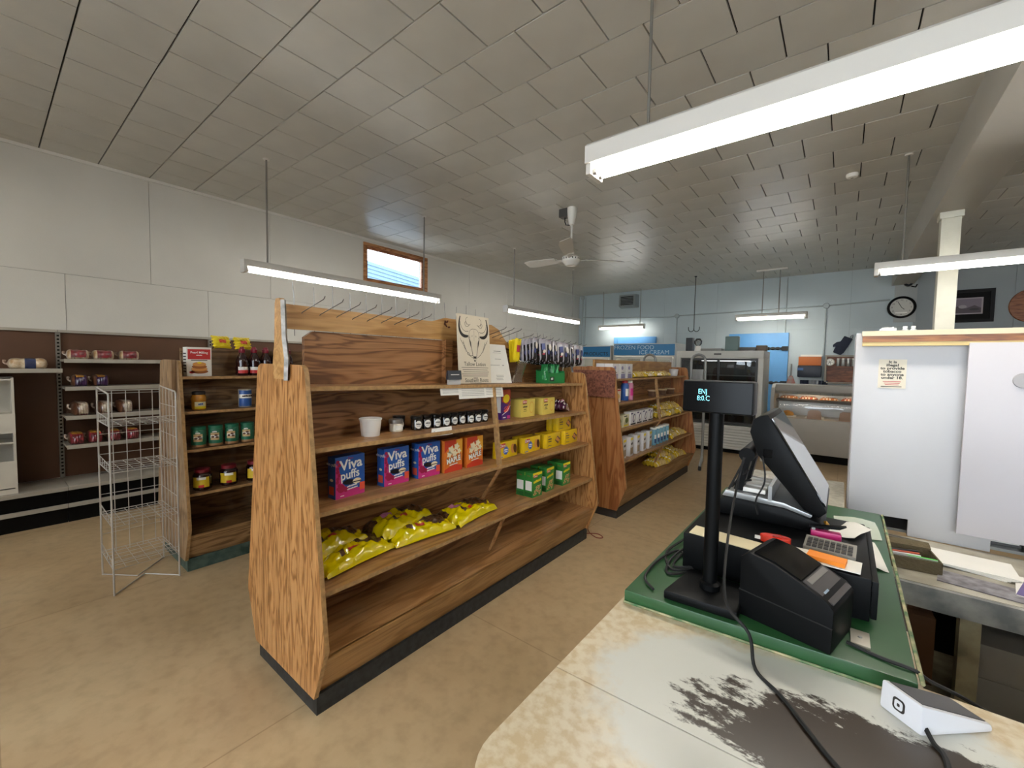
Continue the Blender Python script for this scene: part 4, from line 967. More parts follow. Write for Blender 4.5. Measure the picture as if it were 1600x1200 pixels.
for k in range(5):
    o = t if k == 0 else dup(t, (0, 0, 0)); o.location = (-1.79, 5.06 + .115 * k, g2z(3)); o.rotation_euler = (0, 0, PI / 2); o['label'] = 'tall pale blue canister, %s from the white drink cartons' % ('first', 'second', 'third', 'fourth', 'fifth', 'sixth', 'seventh', 'eighth', 'ninth', 'tenth')[k]

# ------------------------------------------------------------------ wire rack
RK = thing('wire_rack', 'freestanding chrome wire rack with four grid shelves', 'rack', (-3.84, .665, 0))
RX0, RX1, RY0, RY1, RH = -.21, .21, -.175, .165, 1.31
def wire(name, pts, r=.003, par=RK): return MB().tube(pts, r, 6).build(name, M_wire, par)
for y in (RY0, RY1):      # side hoops in the x-z plane
    hp = wire('side_frame', [(RX1, y, 0), (RX1, y, RH - .02), (RX1 - .006, y, RH - .006), (RX1 - .02, y, RH), (RX0 + .02, y, RH + .02), (RX0 + .006, y, RH + .014), (RX0, y, RH), (RX0, y, 0)], .005)
    if y == RY0: continue
    for k in range(1, 5): wire('grid_wire', [(RX0 + .084 * k, y, .15), (RX0 + .084 * k, y, RH + .01)], .0024, hp)
    for k in range(6): wire('grid_wire', [(RX0, y, .15 + .21 * k), (RX1, y, .15 + .21 * k)], .0024, hp)
bk = wire('back_frame', [(RX0, RY0, RH - .005), (RX0, RY1, RH - .005)], .004)
for k in range(1, 5): wire('grid_wire', [(RX0, RY0 + .074 * k, .15), (RX0, RY0 + .074 * k, RH - .005)], .0026, bk)
for k in range(9): wire('grid_wire', [(RX0, RY0, .15 + .142 * k), (RX0, RY1, .15 + .142 * k)], .0022, bk)
for z in (1.10, .80, .45, .17):
    sh = wire('wire_shelf', [(RX0, RY0, z), (RX1, RY0, z), (RX1, RY1, z), (RX0, RY1, z), (RX0, RY0, z)], .0032)
    for k in range(1, 6): wire('shelf_wire', [(RX0, RY0 + .0617 * k, z), (RX1, RY0 + .0617 * k, z)], .0022, sh)
    for k in range(1, 6): wire('shelf_wire', [(RX0 + .07 * k, RY0, z + .003), (RX0 + .07 * k, RY1, z + .003)], .0022, sh)
    wire('shelf_rail', [(RX0, RY0, z + .06), (RX1, RY0, z + .045), (RX1, RY1, z + .045)], .0026, sh)
    for k in range(5): wire('shelf_clip', [(RX0 + .05 + .08 * k, RY0, z), (RX0 + .05 + .08 * k, RY0, z + .055)], .002, sh)
wire('foot_wire', [(RX1, RY0, .006), (0, (RY0 + RY1) / 2 + .02, .006), (RX1, RY1, .006)], .0038)
wire('foot_wire', [(RX0, RY0, .006), (0, (RY0 + RY1) / 2 - .02, .006), (RX0, RY1, .006)], .0038)

# ------------------------------------------------------------------ wall shelving on the left
ws = thing('wall_shelving', 'brown-backed metal wall shelving with bread along the white wall', 'shelf unit', (WX + .001, 0, 0))
BRN = mat('hardboard', '5e3d26', .6, mott=.25, mscale=1.6); SHM = mat('shelf_enamel', 'a8a296', .4, mott=.15, mscale=5); UPR = mat('upright_grey', '77736b', .45, .3)
BAYS = [-2.0, -.77, .46, 1.69, 2.92, 4.15]
for a, b in zip(BAYS, BAYS[1:]):
    MB().box(0, .012, a + .003, b - .003, .36, 1.78).build('back_panel', BRN, ws)
    MB().box(.012, .47, a + .002, b - .002, .335, .355).build('base_deck', SHM, ws, bevel=.003)
    MB().box(.45, .47, a + .002, b - .002, .32, .335).build('deck_edge', SHM, ws)
    MB().box(.30, .36, a + .002, b - .002, 0, .32).build('kick_panel', M_dark, ws)
    MB().box(.40, .425, a + .002, b - .002, .15, .185).build('kick_rail', SHM, ws)
    MB().box(0, .045, a + .002, b - .002, 1.765, 1.79).build('top_rail', SHM, ws)
for y in BAYS:
    u_ = MB().box(.012, .05, y - .016, y + .016, .36, 1.77).build('upright', UPR, ws)
    sl = MB()
    for k in range(40): sl.box(.0502, .0508, y - .008, y + .008, .40 + k * .034, .415 + k * .034)
    so = sl.build('slots', M_dark, u_)
def wshelf(a, b, z):
    s = MB().box(.05, .40, a + .006, b - .006, z - .02, z).box(.39, .405, a + .006, b - .006, z - .03, z + .006)
    s.build('metal_shelf', SHM, ws)
for z in (1.51, 1.255, .985, .715):
    wshelf(.46, 1.69, z); wshelf(1.69, 2.92, z); wshelf(2.92, 4.15, z)
wshelf(-.77, .46, 1.42); wshelf(-2.0, -.77, 1.42)
# bread
def loaf(name, label, group, cols, L_=.2, w_=.12, h=.1, seed=0, buns=False):
    rnd = random.Random(seed); ph = rnd.uniform(0, 6)
    prof = []
    n = 20
    def fn(u, v):
        a = v * 2 * PI
        s = min(1, (1 - abs(2 * u - 1) ** 7)) ** .5 if 0 < u < 1 else 0
        s = max(s, .06)
        bump_ = 1 + (.09 * abs(math.sin(u * PI * 3)) if buns else .02 * math.sin(u * 40)) + .03 * math.sin(7 * u + 3 * a + ph) + .02 * math.sin(19 * u - 5 * a + ph)
        ca, sa = math.cos(a), math.sin(a)
        x = (u - .5) * L_
        e = .6
        y = math.copysign(abs(ca) ** e, ca) * w_ / 2 * s * bump_
        z = math.copysign(abs(sa) ** e, sa) * h / 2 * s * bump_ * (1.0 if sa < 0 else 1.08)
        return (x, y, max(z + h / 2, 0.0))
    b = MB(); b.grid(fn, 22, n, mf=cols)
    return b
BR = [mat('bread_crust', 'a88458', .35, coat=.5, col2='d8ccb4', mscale=22), mat('bread_red', '96303a', .3, coat=.5, col2='571a22', mscale=34), mat('bread_white', 'cfc4b4', .3, coat=.5, col2='8a6a58', mscale=26), mat('bread_purple', '46275a', .3, coat=.5, col2='241230', mscale=22), mat('bread_gold', 'c8923a', .3, coat=.5), mat('bread_dark', '5c3a28', .35, coat=.5), mat('bread_navy', '28345c', .3, coat=.5)]
def mk_bread(kind, label, group, seed):
    fn = {'bun': lambda u, v: 1 if .2 < u < .8 and .3 < v < .55 or (.35 < u < .65 and .1 < v < .4) else (2 if (u * 6) % 1 < .25 else 0),
          'purple': lambda u, v: 4 if .12 < v < .38 and .25 < u < .75 else (3 if .2 < u < .85 else 5),
          'white': lambda u, v: 2 if .3 < u < .9 and .1 < v < .6 else (1 if .3 < u < .9 and v > .6 and v < .75 else 5),
          'gold': lambda u, v: 4 if .15 < v < .36 and .2 < u < .8 else (1 if .1 < u < .9 else 5),
          'navy': lambda u, v: 6 if .4 < u < .68 else 0}[kind]
    dims = {'bun': (.155, .2, .085, True), 'purple': (.115, .26, .105, False), 'white': (.115, .26, .12, False), 'gold': (.108, .26, .105, False), 'navy': (.24, .2, .09, True)}[kind]
    t = thing('bread_bag', label, 'bread', (0, 0, 0), PI / 2, group)
    part(t, loaf('loaf', '', '', fn, *dims[:3], seed=seed, buns=dims[3]).build('bagged_loaf', BR, t, weld=True))
    L_ = dims[0]
    part(t, MB().tube([(-L_ / 2 + .005, 0, dims[2] * .5), (-L_ / 2 - .012, 0, dims[2] * .55), (-L_ / 2 - .016, .01, dims[2] * .65), (-L_ / 2 - .012, .02, dims[2] * .85)], .01, 7, radii=[.012, .005, .008, .011]).build('twisted_tail', BR[2], t))
    return t
brd = [('bun', 'red and white bag of buns on the top metal shelf', 'bags of buns', 1.516, (.565, .735, .925)), ('purple', 'purple and gold bread bag on the second metal shelf', 'purple bread bags', 1.261, (.57, .71)),
       ('white', 'white-labelled bread bag on the third metal shelf', 'white bread bags', .991, (.565, .725, .875)), ('gold', 'dark red and gold bread bag on the fourth metal shelf', 'gold bread bags', .721, (.535, .66, .79, .92))]
for kind, lb, gp, z, ys_ in brd:
    t = mk_bread(kind, lb, gp, 3)
    for i, y in enumerate(ys_):
        o = t if i == 0 else dup(t, (0, 0, 0)); o.location = (WX + .275, y, z - .0058); o.rotation_euler = (0, 0, PI / 2 + random.uniform(-.06, .06)); o['label'] = lb + ', %s from the slotted upright' % ('first', 'second', 'third', 'fourth', 'fifth', 'sixth', 'seventh', 'eighth', 'ninth', 'tenth')[i]
t = mk_bread('navy', 'bag of buns with navy band on the left bay shelf', None, 5); t.location = (WX + .275, .255, 1.4205)
# white display stand at the frame edge
st = thing('display_stand', 'white plastic tiered display stand before the brown wall shelving', 'stand', (-5.66, .0, .0))
STW = mat('stand_white', 'c9c4b8', .5, mott=.08)
MB().box(-.14, .14, .15, .165, .40, 1.35).build('side_panel', STW, st); MB().box(-.14, .14, -.30, -.285, .40, 1.35).build('side_panel', STW, st)
MB().box(-.14, -.125, -.285, .15, .40, 1.35).build('back_board', STW, st)
for z in (.47, .80, 1.04, 1.34): MB().box(-.125, .14, -.285, .15, z - .012, z).build('tier', STW, st)
for z0, z1_ in ((.41, .64), (.88, 1.045)): MB().box(.14, .15, -.30, .165, z0, z1_).build('tier_front', STW, st)
MB().box(-.14, .14, -.30, .165, .3565, .40).build('base', STW, st)

# ------------------------------------------------------------------ back of the shop
def sign_cooler(label, x0, x1, y0, y1, top, words, sub):
    t = thing('glass_door_cooler', label, 'cooler', ((x0 + x1) / 2, y0, 0)); w_ = x1 - x0; d = y1 - y0
    CW = mat('cooler_white', 'd0d0cc', .4)
    MB().box(-w_ / 2, w_ / 2, d - .06, d, 0, top).build('back', CW, t)
    for s in (-1, 1): MB().box(*sorted((s * w_ / 2, s * (w_ / 2 - .05))), .0, d - .06, 0, top).build('side', CW, t)
    MB().box(-w_ / 2 + .05, w_ / 2 - .05, 0, d - .06, top - .29, top).build('canopy', CW, t)
    MB().box(-w_ / 2 + .05, w_ / 2 - .05, 0, d - .06, 0, .25).build('base', M_black, t)
    sg = MB().box(-w_ / 2 + .02, w_ / 2 - .02, -.012, -.001, top - .27, top - .02).build('sign_panel', mat('sign_blue', '2f7fb8', .4), t)
    p = MB()
    for s, sz, xx, zz_ in words: p.text(s, sz, xx, zz_, -.0126, 0, .0, 1.05)
    p.build('sign_lettering', mat('sign_text', 'bfe0ee', .5) if not sub else M_ink, t, fix=False)
    for z in (.6, .95, 1.3): MB().box(-w_ / 2 + .05, w_ / 2 - .05, .05, d - .07, z - .01, z).build('shelf', M_steel, t)
    MB().cyl((-w_ / 2 + .08, .12, top - .32), (w_ / 2 - .08, .12, top - .32), .015, n=8).build('lamp_tube', mat('cooler_lamp', 'ffffff', .4, emit='fff4d8', es=6), t)
    n = 2
    for k in range(n):
        a = -w_ / 2 + .05 + (w_ - .1) / n * k; b = a + (w_ - .1) / n
        dr = MB().box(a + .002, a + .05, -.03, -.001, .26, top - .30).box(b - .05, b - .002, -.03, -.001, .26, top - .30).box(a + .05, b - .05, -.03, -.001, .26, .31).box(a + .05, b - .05, -.03, -.001, top - .35, top - .30).build('door', CW, t)
        MB().box(a + .05, b - .05, -.02, -.016, .31, top - .35).build('door_glass', glass('cooler_glass', (.92, .95, .95, 1), .15), dr)
        MB().box(b - .04, b - .02, -.06, -.031, .9, 1.3).build('handle', M_steel, dr, bevel=.004)
    return t
sign_cooler('white glass-door freezer with blue frozen food sign', -4.30, -2.86, 9.3, 10.1, 2.04, [('FROZEN FOOD', .13, -.22, 1.945), ('ICE CREAM', .13, .25, 1.835)], False)
sign_cooler('white glass-door cooler with blue products sign', -5.85, -4.36, 9.3, 10.1, 2.0, [('PRODUCTS', .12, .35, 1.80)], True)
# goods inside the coolers seen over the shelves
for i in range(7):
    xx = (-4.2 + .0, -3.95, -3.5, -3.3, -5.0, -4.75, -4.55)[i]; hgt_ = (.16, .2, .14, .18, .2, .22, .16)[i]
    o = MB().box(-.08, .08, -.05, .05, 0, hgt_).box(-.06, .06, -.0505, -.05, .02, hgt_ - .03, 1).build('frozen_carton', [mat('fz%d' % (i % 3), ('7a8a5a', 'b8482c', 'c9b27a')[i % 3], .5), M_whi], None, (xx, 9.52, 1.301))
    tag(o, ('olive frozen carton behind the freezer glass at its left', 'red frozen carton behind the freezer glass', 'tan frozen carton in the right freezer door', 'olive frozen carton in the right freezer door', 'red carton in the products cooler', 'tan carton in the products cooler', 'olive carton in the products cooler')[i], 'carton')

# reach-in merchandiser
rf = thing('reach_in_fridge', 'white sliding-door upright fridge with louvred base', 'fridge', (-1.79, 8.22, 0))
FRW = mat('fridge_white', 'c6c6c0', .35, mott=.06)
MB().box(-.72, .72, .66, .72, .0, 1.83).build('back', FRW, rf)
for s in (-1, 1): MB().box(*sorted((s * .72, s * .64)), 0, .66, .08, 1.70).build('side', FRW, rf, bevel=.006)
MB().box(-.72, .72, 0, .66, 1.70, 1.83).build('top', FRW, rf, bevel=.01)
lb_ = MB().box(-.64, .64, .02, .66, .08, .50).build('base_cabinet', FRW, rf)
for k in range(8): MB().prism([(-.005, .10 + k * .05), (.018, .115 + k * .05), (.018, .14 + k * .05), (-.005, .125 + k * .05)], 'x', -.62, .62).build('louvre', mat('louvre_white', 'cfcec8', .35), lb_)
MB().box(-.60, .60, .1, .62, 0, .08).build('plinth', M_dark, rf)
MB().box(-.06, .06, -.006, -.001, 1.755, 1.785).build('badge', mat('badge_grey', '5a5a58', .4, .4), rf)
for z in (.80, 1.08, 1.38): MB().box(-.63, .63, .1, .6, z, z + .01).build('wire_shelf', M_steel, rf)
for a, b, yy in ((-.63, .03, .03), (-.02, .63, .06)):
    dr = MB().box(a, a + .035, yy, yy + .02, .52, 1.69).box(b - .035, b, yy, yy + .02, .52, 1.69).box(a + .035, b - .035, yy, yy + .02, .52, .56).box(a + .035, b - .035, yy, yy + .02, 1.655, 1.69).build('sliding_door', mat('door_dark', '2a2a2a', .4), rf)
    MB().box(a + .035, b - .035, yy + .008, yy + .012, .56, 1.655).build('door_glass', glass('dark_door_glass', (.6, .62, .62, 1), .06), dr)
MB().box(-.64, .64, .655, .66, .5, 1.7).build('liner', mat('liner_grey', '5a5c5c', .5), rf)
MB().cyl((-.3, .15, 1.66), (.5, .15, 1.66), .014, n=8).build('lamp_tube', mat('fridge_lamp', 'ffffff', .4, emit='ffffff', es=5), rf)
for i, (x, z, rr, h, lb) in enumerate(((.22, .509 - .0, .06, .12, 'steel pot inside the upright fridge, lower deck'), (.5, .509, .085, .16, 'round grey pail inside the upright fridge, lower deck'))):
    t = thing('pot', lb, 'pot', (-1.79 + x, 8.5, .502)); MB().lathe([(rr * .95, 0), (rr, .01), (rr, h), (rr * 1.05, h + .004)], 20).build('pan', M_steel, t); MB().lathe([(rr * 1.04, h + .004), (rr * .3, h + .025), (.012, h + .04)], 20).build('lid', M_steel, t)
# things on top of the fridge
for i, (x, w_, d, h, c, lb) in enumerate(((-2.36, .12, .16, .26, '2f3236', 'dark speaker box on the upright fridge by the coolers'), (-1.62, .22, .14, .27, '6f8482', 'grey-green bin standing on the upright fridge'), (-1.95, .36, .3, .05, '8a8a86', 'flat grey tray lying on the upright fridge'), (-1.36, .26, .2, .07, '5a5a58', 'low dark box lying on the upright fridge'), (-1.15, .16, .16, .1, '6a5a4c', 'small brown box on the fridge corner'))):
    o = MB().box(-w_ / 2, w_ / 2, -d / 2, d / 2, 0, h).build('storage_box', mat('sb' + c, c, .5), None, (x, 8.55, 1.831), bevel=.008); tag(o, lb, 'box')
t = thing('coffee_grinder', 'small white machine with a round top on the upright fridge', 'grinder', (-2.20, 8.5, 1.831))
MB().lathe([(.06, 0), (.065, .01), (.05, .06), (.045, .1)], 16).build('base', M_whi, t); MB().lathe([(.03, .1), (.065, .14), (.07, .2), (.05, .22)], 16).build('hopper', glass('hopper_glass', (.85, .85, .85, 1), .2), t); MB().lathe([(.052, .22), (.04, .24)], 14).build('lid', M_black, t)

# deli case
dc = thing('deli_case', 'long grey deli display case with lit curved glass front', 'deli case', (.25, 8.45, 0))
DCW = mat('deli_grey', 'b0aba2', .4, mott=.05); x0, x1 = -1.22, 1.5
MB().box(x0 + .05, x1, .08, .75, 0, .13).build('kick', M_dark, dc)
MB().box(x0 + .05, x1, 0, .75, .13, .70).build('body', DCW, dc, bevel=.006)
MB().prism([(.02, .70), (-.02, 1.0), (.06, 1.2), (.2, 1.26), (.78, 1.26), (.78, .0), (.02, .0)], 'x', x0, x0 + .05).build('end_cheek', DCW, dc)
MB().box(x0 + .05, x1, .70, .75, .70, 1.14).build('back_wall', M_steel, dc)
MB().box(x0 + .05, x1, .16, .78, 1.14, 1.26).build('hood', mat('hood_grey', '9d9890', .35), dc, bevel=.008)
gl = MB(); gp = [(.01, .70), (-.02, .82), (-.02, .95), (.03, 1.07), (.10, 1.14), (.16, 1.16)]
gl.add([(x, p_[0], p_[1]) for x in (x0 + .05, x1) for p_ in gp], [(i, i + 1, 6 + i + 1, 6 + i) for i in range(5)])
gl.build('curved_glass', glass('deli_glass', (.97, .97, .96, 1), .08), dc, fix=False)
MB().box(x0 + .05, x1, .35, .70, .985, 1.0).build('inner_shelf', M_steel, dc)
MB().box(x0 + .05, x1, .32, .35, .96, 1.0).build('shelf_rail', mat('rail_dark', '3c3a38', .4), dc)
for k in range(3):
    MB().cyl((x0 + .3 + k * .75, .3, 1.125), (x0 + .75 + k * .75, .3, 1.125), .014, n=8).build('lamp_tube', mat('deli_lamp', 'ffffff', .4, emit='ffd9a8', es=14), dc)
p = MB(); p.disc(0, 1.13, .03, .04, 0, 0, 16); [p.rect(-.02 + .0 * k, .02, 1.06 - .035 * k, 1.075 - .035 * k, 0, 1) for k in range(7)]
p.xf(Matrix.Translation((x0 - .001, .3, -.06)) @ Matrix.Rotation(-PI / 2, 4, 'Z')); p.build('emblem', [mat('emblem_grey', '6e6a64', .5), mat('emblem_grey2', '8a867e', .5)], dc, fix=False)
DLB = ['leftmost', 'second', 'third', 'fourth', 'fifth', 'rightmost']
for k in range(6):
    o = pillow(.2, .26, .05, None, lambda u, v: (0 if (u * 7 + v * 3) % 1 < .6 else 1), 130 + k, lump=.1, nu=12, nv=8).build('wrapped_meat', [mat('meat%d' % (k % 2), ('c07a4a', 'a8503c')[k % 2], .3, coat=.5), M_paper], None, (-.75 + .29 * k, 8.98, 1.001), weld=True)
    tag(o, 'wrapped meat pack on the upper deli shelf, %s of six' % DLB[k], 'meat')
for k, (x, c, lb) in enumerate(((-.74, 'c9953a', 'golden tray of food low in the deli case'), (-.35, 'b8a48c', 'pale sliced meat tray in the deli case'), (.1, '9a8878', 'greyish meat tray in the deli case'))):
    t = thing('food_tray', lb, 'tray', (x, 8.72, .701)); MB().box(-.13, .13, -.1, .1, 0, .02).build('tray', M_whi, t, bevel=.006)
    MB().lathe([(.09, .02), (.1, .04), (.08, .08), (.03, .1)], 12).build('food', mat('food' + c, c, .5, mott=.3, mscale=30), t)
for x in (-.35, .07):
    o = MB().prism([(-.1, 0), (.1, 0), (.085, .13), (.05, .15), (-.05, .15), (-.085, .13)], 'y', -.006, .006).build('price_paddle', mat('paddle_tan', 'a58672', .5), None, (x, 8.55, .701)); tag(o, 'rounded tan price paddle standing in the deli case', 'sign', 'tan price paddles')
# white low box standing left of the deli front
o = MB().prism([(-.16, 0), (.16, 0), (.16, .56), (-.16, .66)], 'x', -.18, .18).build('ice_bin', mat('bin_white', 'c4c4c0', .4), None, (-.84, 8.08, 0), bevel=.01); tag(o, 'white sloped bin standing before the deli case corner', 'bin')

# blue doors on the back wall
BLU = mat('door_blue', '5f9fd8', .45, mott=.06)
def blue_door(n, x0, x1, top, hinges):
    t = struct(bpy.data.objects.new('door_%d' % n, None)); COL.objects.link(t); t.location = ((x0 + x1) / 2, BY, 0); w_ = x1 - x0
    MB().box(-w_ / 2, w_ / 2, -.07, -.001, 0, top).build('door_leaf', BLU, t, bevel=.006)
    MB().box(-w_ / 2 + .10, -w_ / 2 + .11, -.0715, -.07, .05, top - .05).build('seam', mat('seam_blue', '3f78ac', .5), t)
    for z in hinges:
        h = MB(); xr = w_ / 2 - .05
        for k in range(6): h.lathe([(.02, -.52 + k * .09), (.034, -.49 + k * .09), (.034, -.46 + k * .09), (.02, -.43 + k * .09)], 8)
        h.xf(Matrix.Translation((xr - .02, -.085, z)) @ Matrix.Rotation(PI / 2, 4, 'Y') @ Matrix.Diagonal((1, .4, 1, 1)))
        h.box(xr - .06, xr + .05, -.11, -.07, z - .045, z + .045); h.build('strap_hinge', M_rub, t)
    return t
d1 = blue_door(1, -2.06, -.93, 2.28, (1.95, 1.22))
MB().box(-.05, .09, -.076, -.071, 1.33, 1.66).build('notice', M_paper, d1)
MB().box(-.38, -.36, -.12, -.07, 1.1, 1.4).build('latch', M_steel, d1)
blue_door(2, -4.84, -3.72, 2.27, (1.95,))

# conduit with junction boxes
cd = thing('conduit_run', 'thin grey conduit run with round junction boxes on the back wall', 'conduit', (0, BY, 0))
CG = mat('conduit_grey', 'a4adaf', .45, .2)
def pipe(pts, r=.014): MB().tube([(a, -r - .001, b) for a, b in pts], r, 8).build('pipe', CG, cd)
pipe([(-5.85, 2.86), (-4.6, 2.78), (-3.4, 2.74), (-3.25, 2.76), (-.33, 2.80), (.62, 2.84)])
pipe([(-3.24, 2.74), (-3.24, 2.05)]); pipe([(-.33, 2.80), (-.33, 1.25)]); pipe([(-5.83, 0.05), (-5.83, 3.42)], .02); pipe([(-5.74, .05), (-5.74, 3.42)], .012); pipe([(-1.0, 3.44), (-1.0, 2.3), (-.96, 1.62)], .01)
for x, z in ((-3.24, 2.755), (-.33, 2.80), (-5.83, 3.40)):
    MB().lathe([(.055, 0), (.055, .04), (.045, .048)], 14).xf(Matrix.Rotation(PI / 2, 4, 'X')).build('junction_box', CG, cd, (x, -.001, z))
MB().box(-1.04, -.93, -.06, -.001, 1.45, 1.65).build('switch_box', CG, cd, bevel=.004)

# wall speaker
t = thing('wall_vent', 'tilted grey louvred vent box high on the back wall', 'vent', (-4.45, BY - .002, 3.03))
MB().hexa([(-.24, -.16, .04), (.2, -.16, .04), (.24, 0, .0), (-.24, 0, .0), (-.24, -.14, .33), (.2, -.14, .33), (.24, 0, .33), (-.24, 0, .33)]).build('casing', mat('vent_grey', '9aa0a0', .4, .3), t)
for k in range(6): MB().box(-.19, .15, -.168, -.160, .07 + k * .038, .09 + k * .038).build('louvre', M_dark, t)

# small wall goods by the deli
t = thing('orange_bin', 'orange and navy paper holder mounted on the back wall', 'holder', (-.55, BY - .001, 1.36))
MB().box(-.2, .2, -.12, 0, .0, .24).build('holder_base', mat('navy_dark', '1c2230', .4), t, bevel=.02); MB().box(-.19, .19, -.1, 0, .24, .42).build('folder', mat('folder_orange', 'b8662c', .5), t, bevel=.01); MB().box(-.16, .19, -.08, 0, .42, .46).build('paper', M_paper, t); MB().box(-.2, -.1, -.121, -.12, .14, .19).build('label', mat('label_blue', '3a5a8a', .5), t)
t = thing('spice_shelf', 'small brown wooden wall shelf holding silver spice tins', 'shelf', (.13, BY - .001, 1.28))
SW = wood('spice_wood', '8a5232', '7a4426', '5c3018', 'x', .45, 2, rings=4); GRY = mat('frame_greyed', '8c8478', .5)
MB().box(-.40, .40, -.03, 0, 0, .5).build('back_board', SW, t)
for a, b, z0, z1_ in ((-.43, -.40, 0, .53), (.40, .43, 0, .53), (-.40, .40, .5, .53), (-.40, .40, -.03, 0)): MB().box(a, b, -.1, 0, z0, z1_).build('frame', GRY, t)
MB().box(-.40, .40, -.1, -.03, .30, .315).build('ledge', SW, t)
o0 = thing('spice_tin', 'slim silver spice tin in the brown wall shelf', 'tin', (0, 0, 0), group='silver spice tins')
part(o0, MB().lathe([(.03, 0), (.032, .004), (.032, .13), (.03, .135)], 12).build('tin', M_steel, o0)); part(o0, MB().lathe([(.033, .135), (.033, .15), (.028, .153)], 12).build('lid', M_whi, o0))
for k in range(7):
    o = o0 if k == 0 else dup(o0, (0, 0, 0)); o.location = (-.09 + .078 * k, BY - .066, 1.28 + .316); o['label'] = 'slim silver spice tin, %s from the round pale tin' % ('first', 'second', 'third', 'fourth', 'fifth', 'sixth', 'seventh', 'eighth', 'ninth', 'tenth')[k]
t = thing('round_tin', 'round pale tin with spoked face in the brown wall shelf', 'tin', (-.22, BY - .06, 1.596)); MB().lathe([(.07, 0), (.075, .01), (.06, .04)], 16).xf(Matrix.Translation((0, 0, .075)) @ Matrix.Rotation(PI / 2, 4, 'X')).build('tin', M_whi, t)
p = MB(); [p.stroke([(0, .075), (.05 * math.cos(k), .075 + .05 * math.sin(k))], .006, -.042, 0) for k in range(6)]; p.build('spokes', M_ink, t, fix=False)
# oven mitt
t = thing('oven_mitt', 'navy oven mitt hanging on the back wall', 'oven mitt', (-.12, BY - .03, 1.84), rot=(0, .45, 0))
def mitt_pts(): return [(-.07, .0), (.06, .0), (.085, .06), (.09, .2), (.085, .36), (-.06, .36), (-.065, .24), (-.115, .2), (-.14, .13), (-.12, .09), (-.085, .12), (-.08, .05)]
MB().prism(mitt_pts(), 'y', -.025, .02).build('glove', mat('mitt_navy', '1c2436', .8, bump=.4, bscale=40), t, bevel=.012)
MB().tube([(.04, 0, .36), (.03, 0, .4), (.05, 0, .43), (.07, 0, .39), (.06, 0, .36)], .005).build('loop', M_rub, t)
# brush and cloth behind the deli
t = thing('dust_brush', 'red and grey hand brush hanging beside the blue door', 'brush', (-.86, BY - .05, 1.18))
MB().hexa([(-.1, -.03, 0), (.1, -.03, 0), (.1, .03, 0), (-.1, .03, 0), (-.03, -.02, .2), (.03, -.02, .2), (.03, .02, .2), (-.03, .02, .2)]).build('bristles', mat('brush_red', 'a83a34', .6, col2='8a8a86', mscale=9), t); MB().tube([(0, 0, .2), (0, 0, .45)], .014).build('handle', M_steel, t)
for k in range(3):
    b = MB(); b.grid(lambda u, v: ((u - .5) * .16, -.04 - .02 * math.sin(u * 14 + k), -.2 * v * (1 + .3 * math.sin(u * 9 + k))), 10, 6); b.grid(lambda u, v: ((u - .5) * .16, -.02 - .02 * math.sin(u * 14 + k), -.2 * v * (1 + .3 * math.sin(u * 9 + k))), 10, 6)
    o = b.build('cloth', mat('cloth%d' % k, ('222a40', '9aa0a8', '3a4458')[k], .9), None, (-.62 + .15 * k, BY - .002, 1.3)); tag(o, ('navy cloth hanging on the wall below the orange holder', 'pale grey cloth hanging between two darker ones', 'slate cloth hanging nearest the conduit drop')[k], 'cloth')

# clock on panel, camera
cp = MB().box(-.15, .15, -.03, 0, 2.42, 3.32).build('clock_board', mat('board_grey', 'a9adab', .5), None, (.83, BY - .001, 0)); tag(cp, 'tall grey mounting board on the back wall behind the clock', 'board')
t = thing('wall_clock', 'round black-rimmed wall clock on the grey board', 'clock', (.78, BY - .032, 2.69))
MB().lathe([(.19, 0), (.2, .01), (.2, .035), (.165, .045), (.16, .02)], 32, ring=True).xf(Matrix.Rotation(PI / 2, 4, 'X')).build('rim', M_black, t)
MB().lathe([(.165, .0), (.165, .018)], 32).xf(Matrix.Rotation(PI / 2, 4, 'X')).build('dial', mat('dial', 'c8c6bc', .4), t)
p = MB()
for k in range(12): p.text(str(12 if k == 0 else k), .04, .13 * math.sin(k * PI / 6), .13 * math.cos(k * PI / 6), -.019, 0)
p.build('numerals', M_ink, t, fix=False)
for nm_, q_ in (('minute_hand', (-.05, .1)), ('hour_hand', (.04, -.04))): MB().stroke([(0, 0), q_], .009, -.0195, 0).build(nm_, M_ink, t, fix=False)
MB().rect(-.08, .08, -.11, -.085, -.0192, 0).build('maker_plate', M_whi, t, fix=False)
t = thing('wall_camera', 'small black round camera above the wall clock', 'camera', (.85, BY - .032, 3.12))
MB().lathe([(.05, 0), (.055, .03), (.065, .05), (.06, .1), (.03, .105), (.028, .08)], 18).xf(Matrix.Rotation(PI / 2, 4, 'X')).build('body', M_black, t); MB().lathe([(.028, .081), (.02, .09)], 12).xf(Matrix.Rotation(PI / 2, 4, 'X')).build('lens', M_whi, t); MB().tube([(.04, -.04, -.06), (.1, -.04, -.08), (.12, -.01, -.03)], .01).build('bracket', M_black, t)
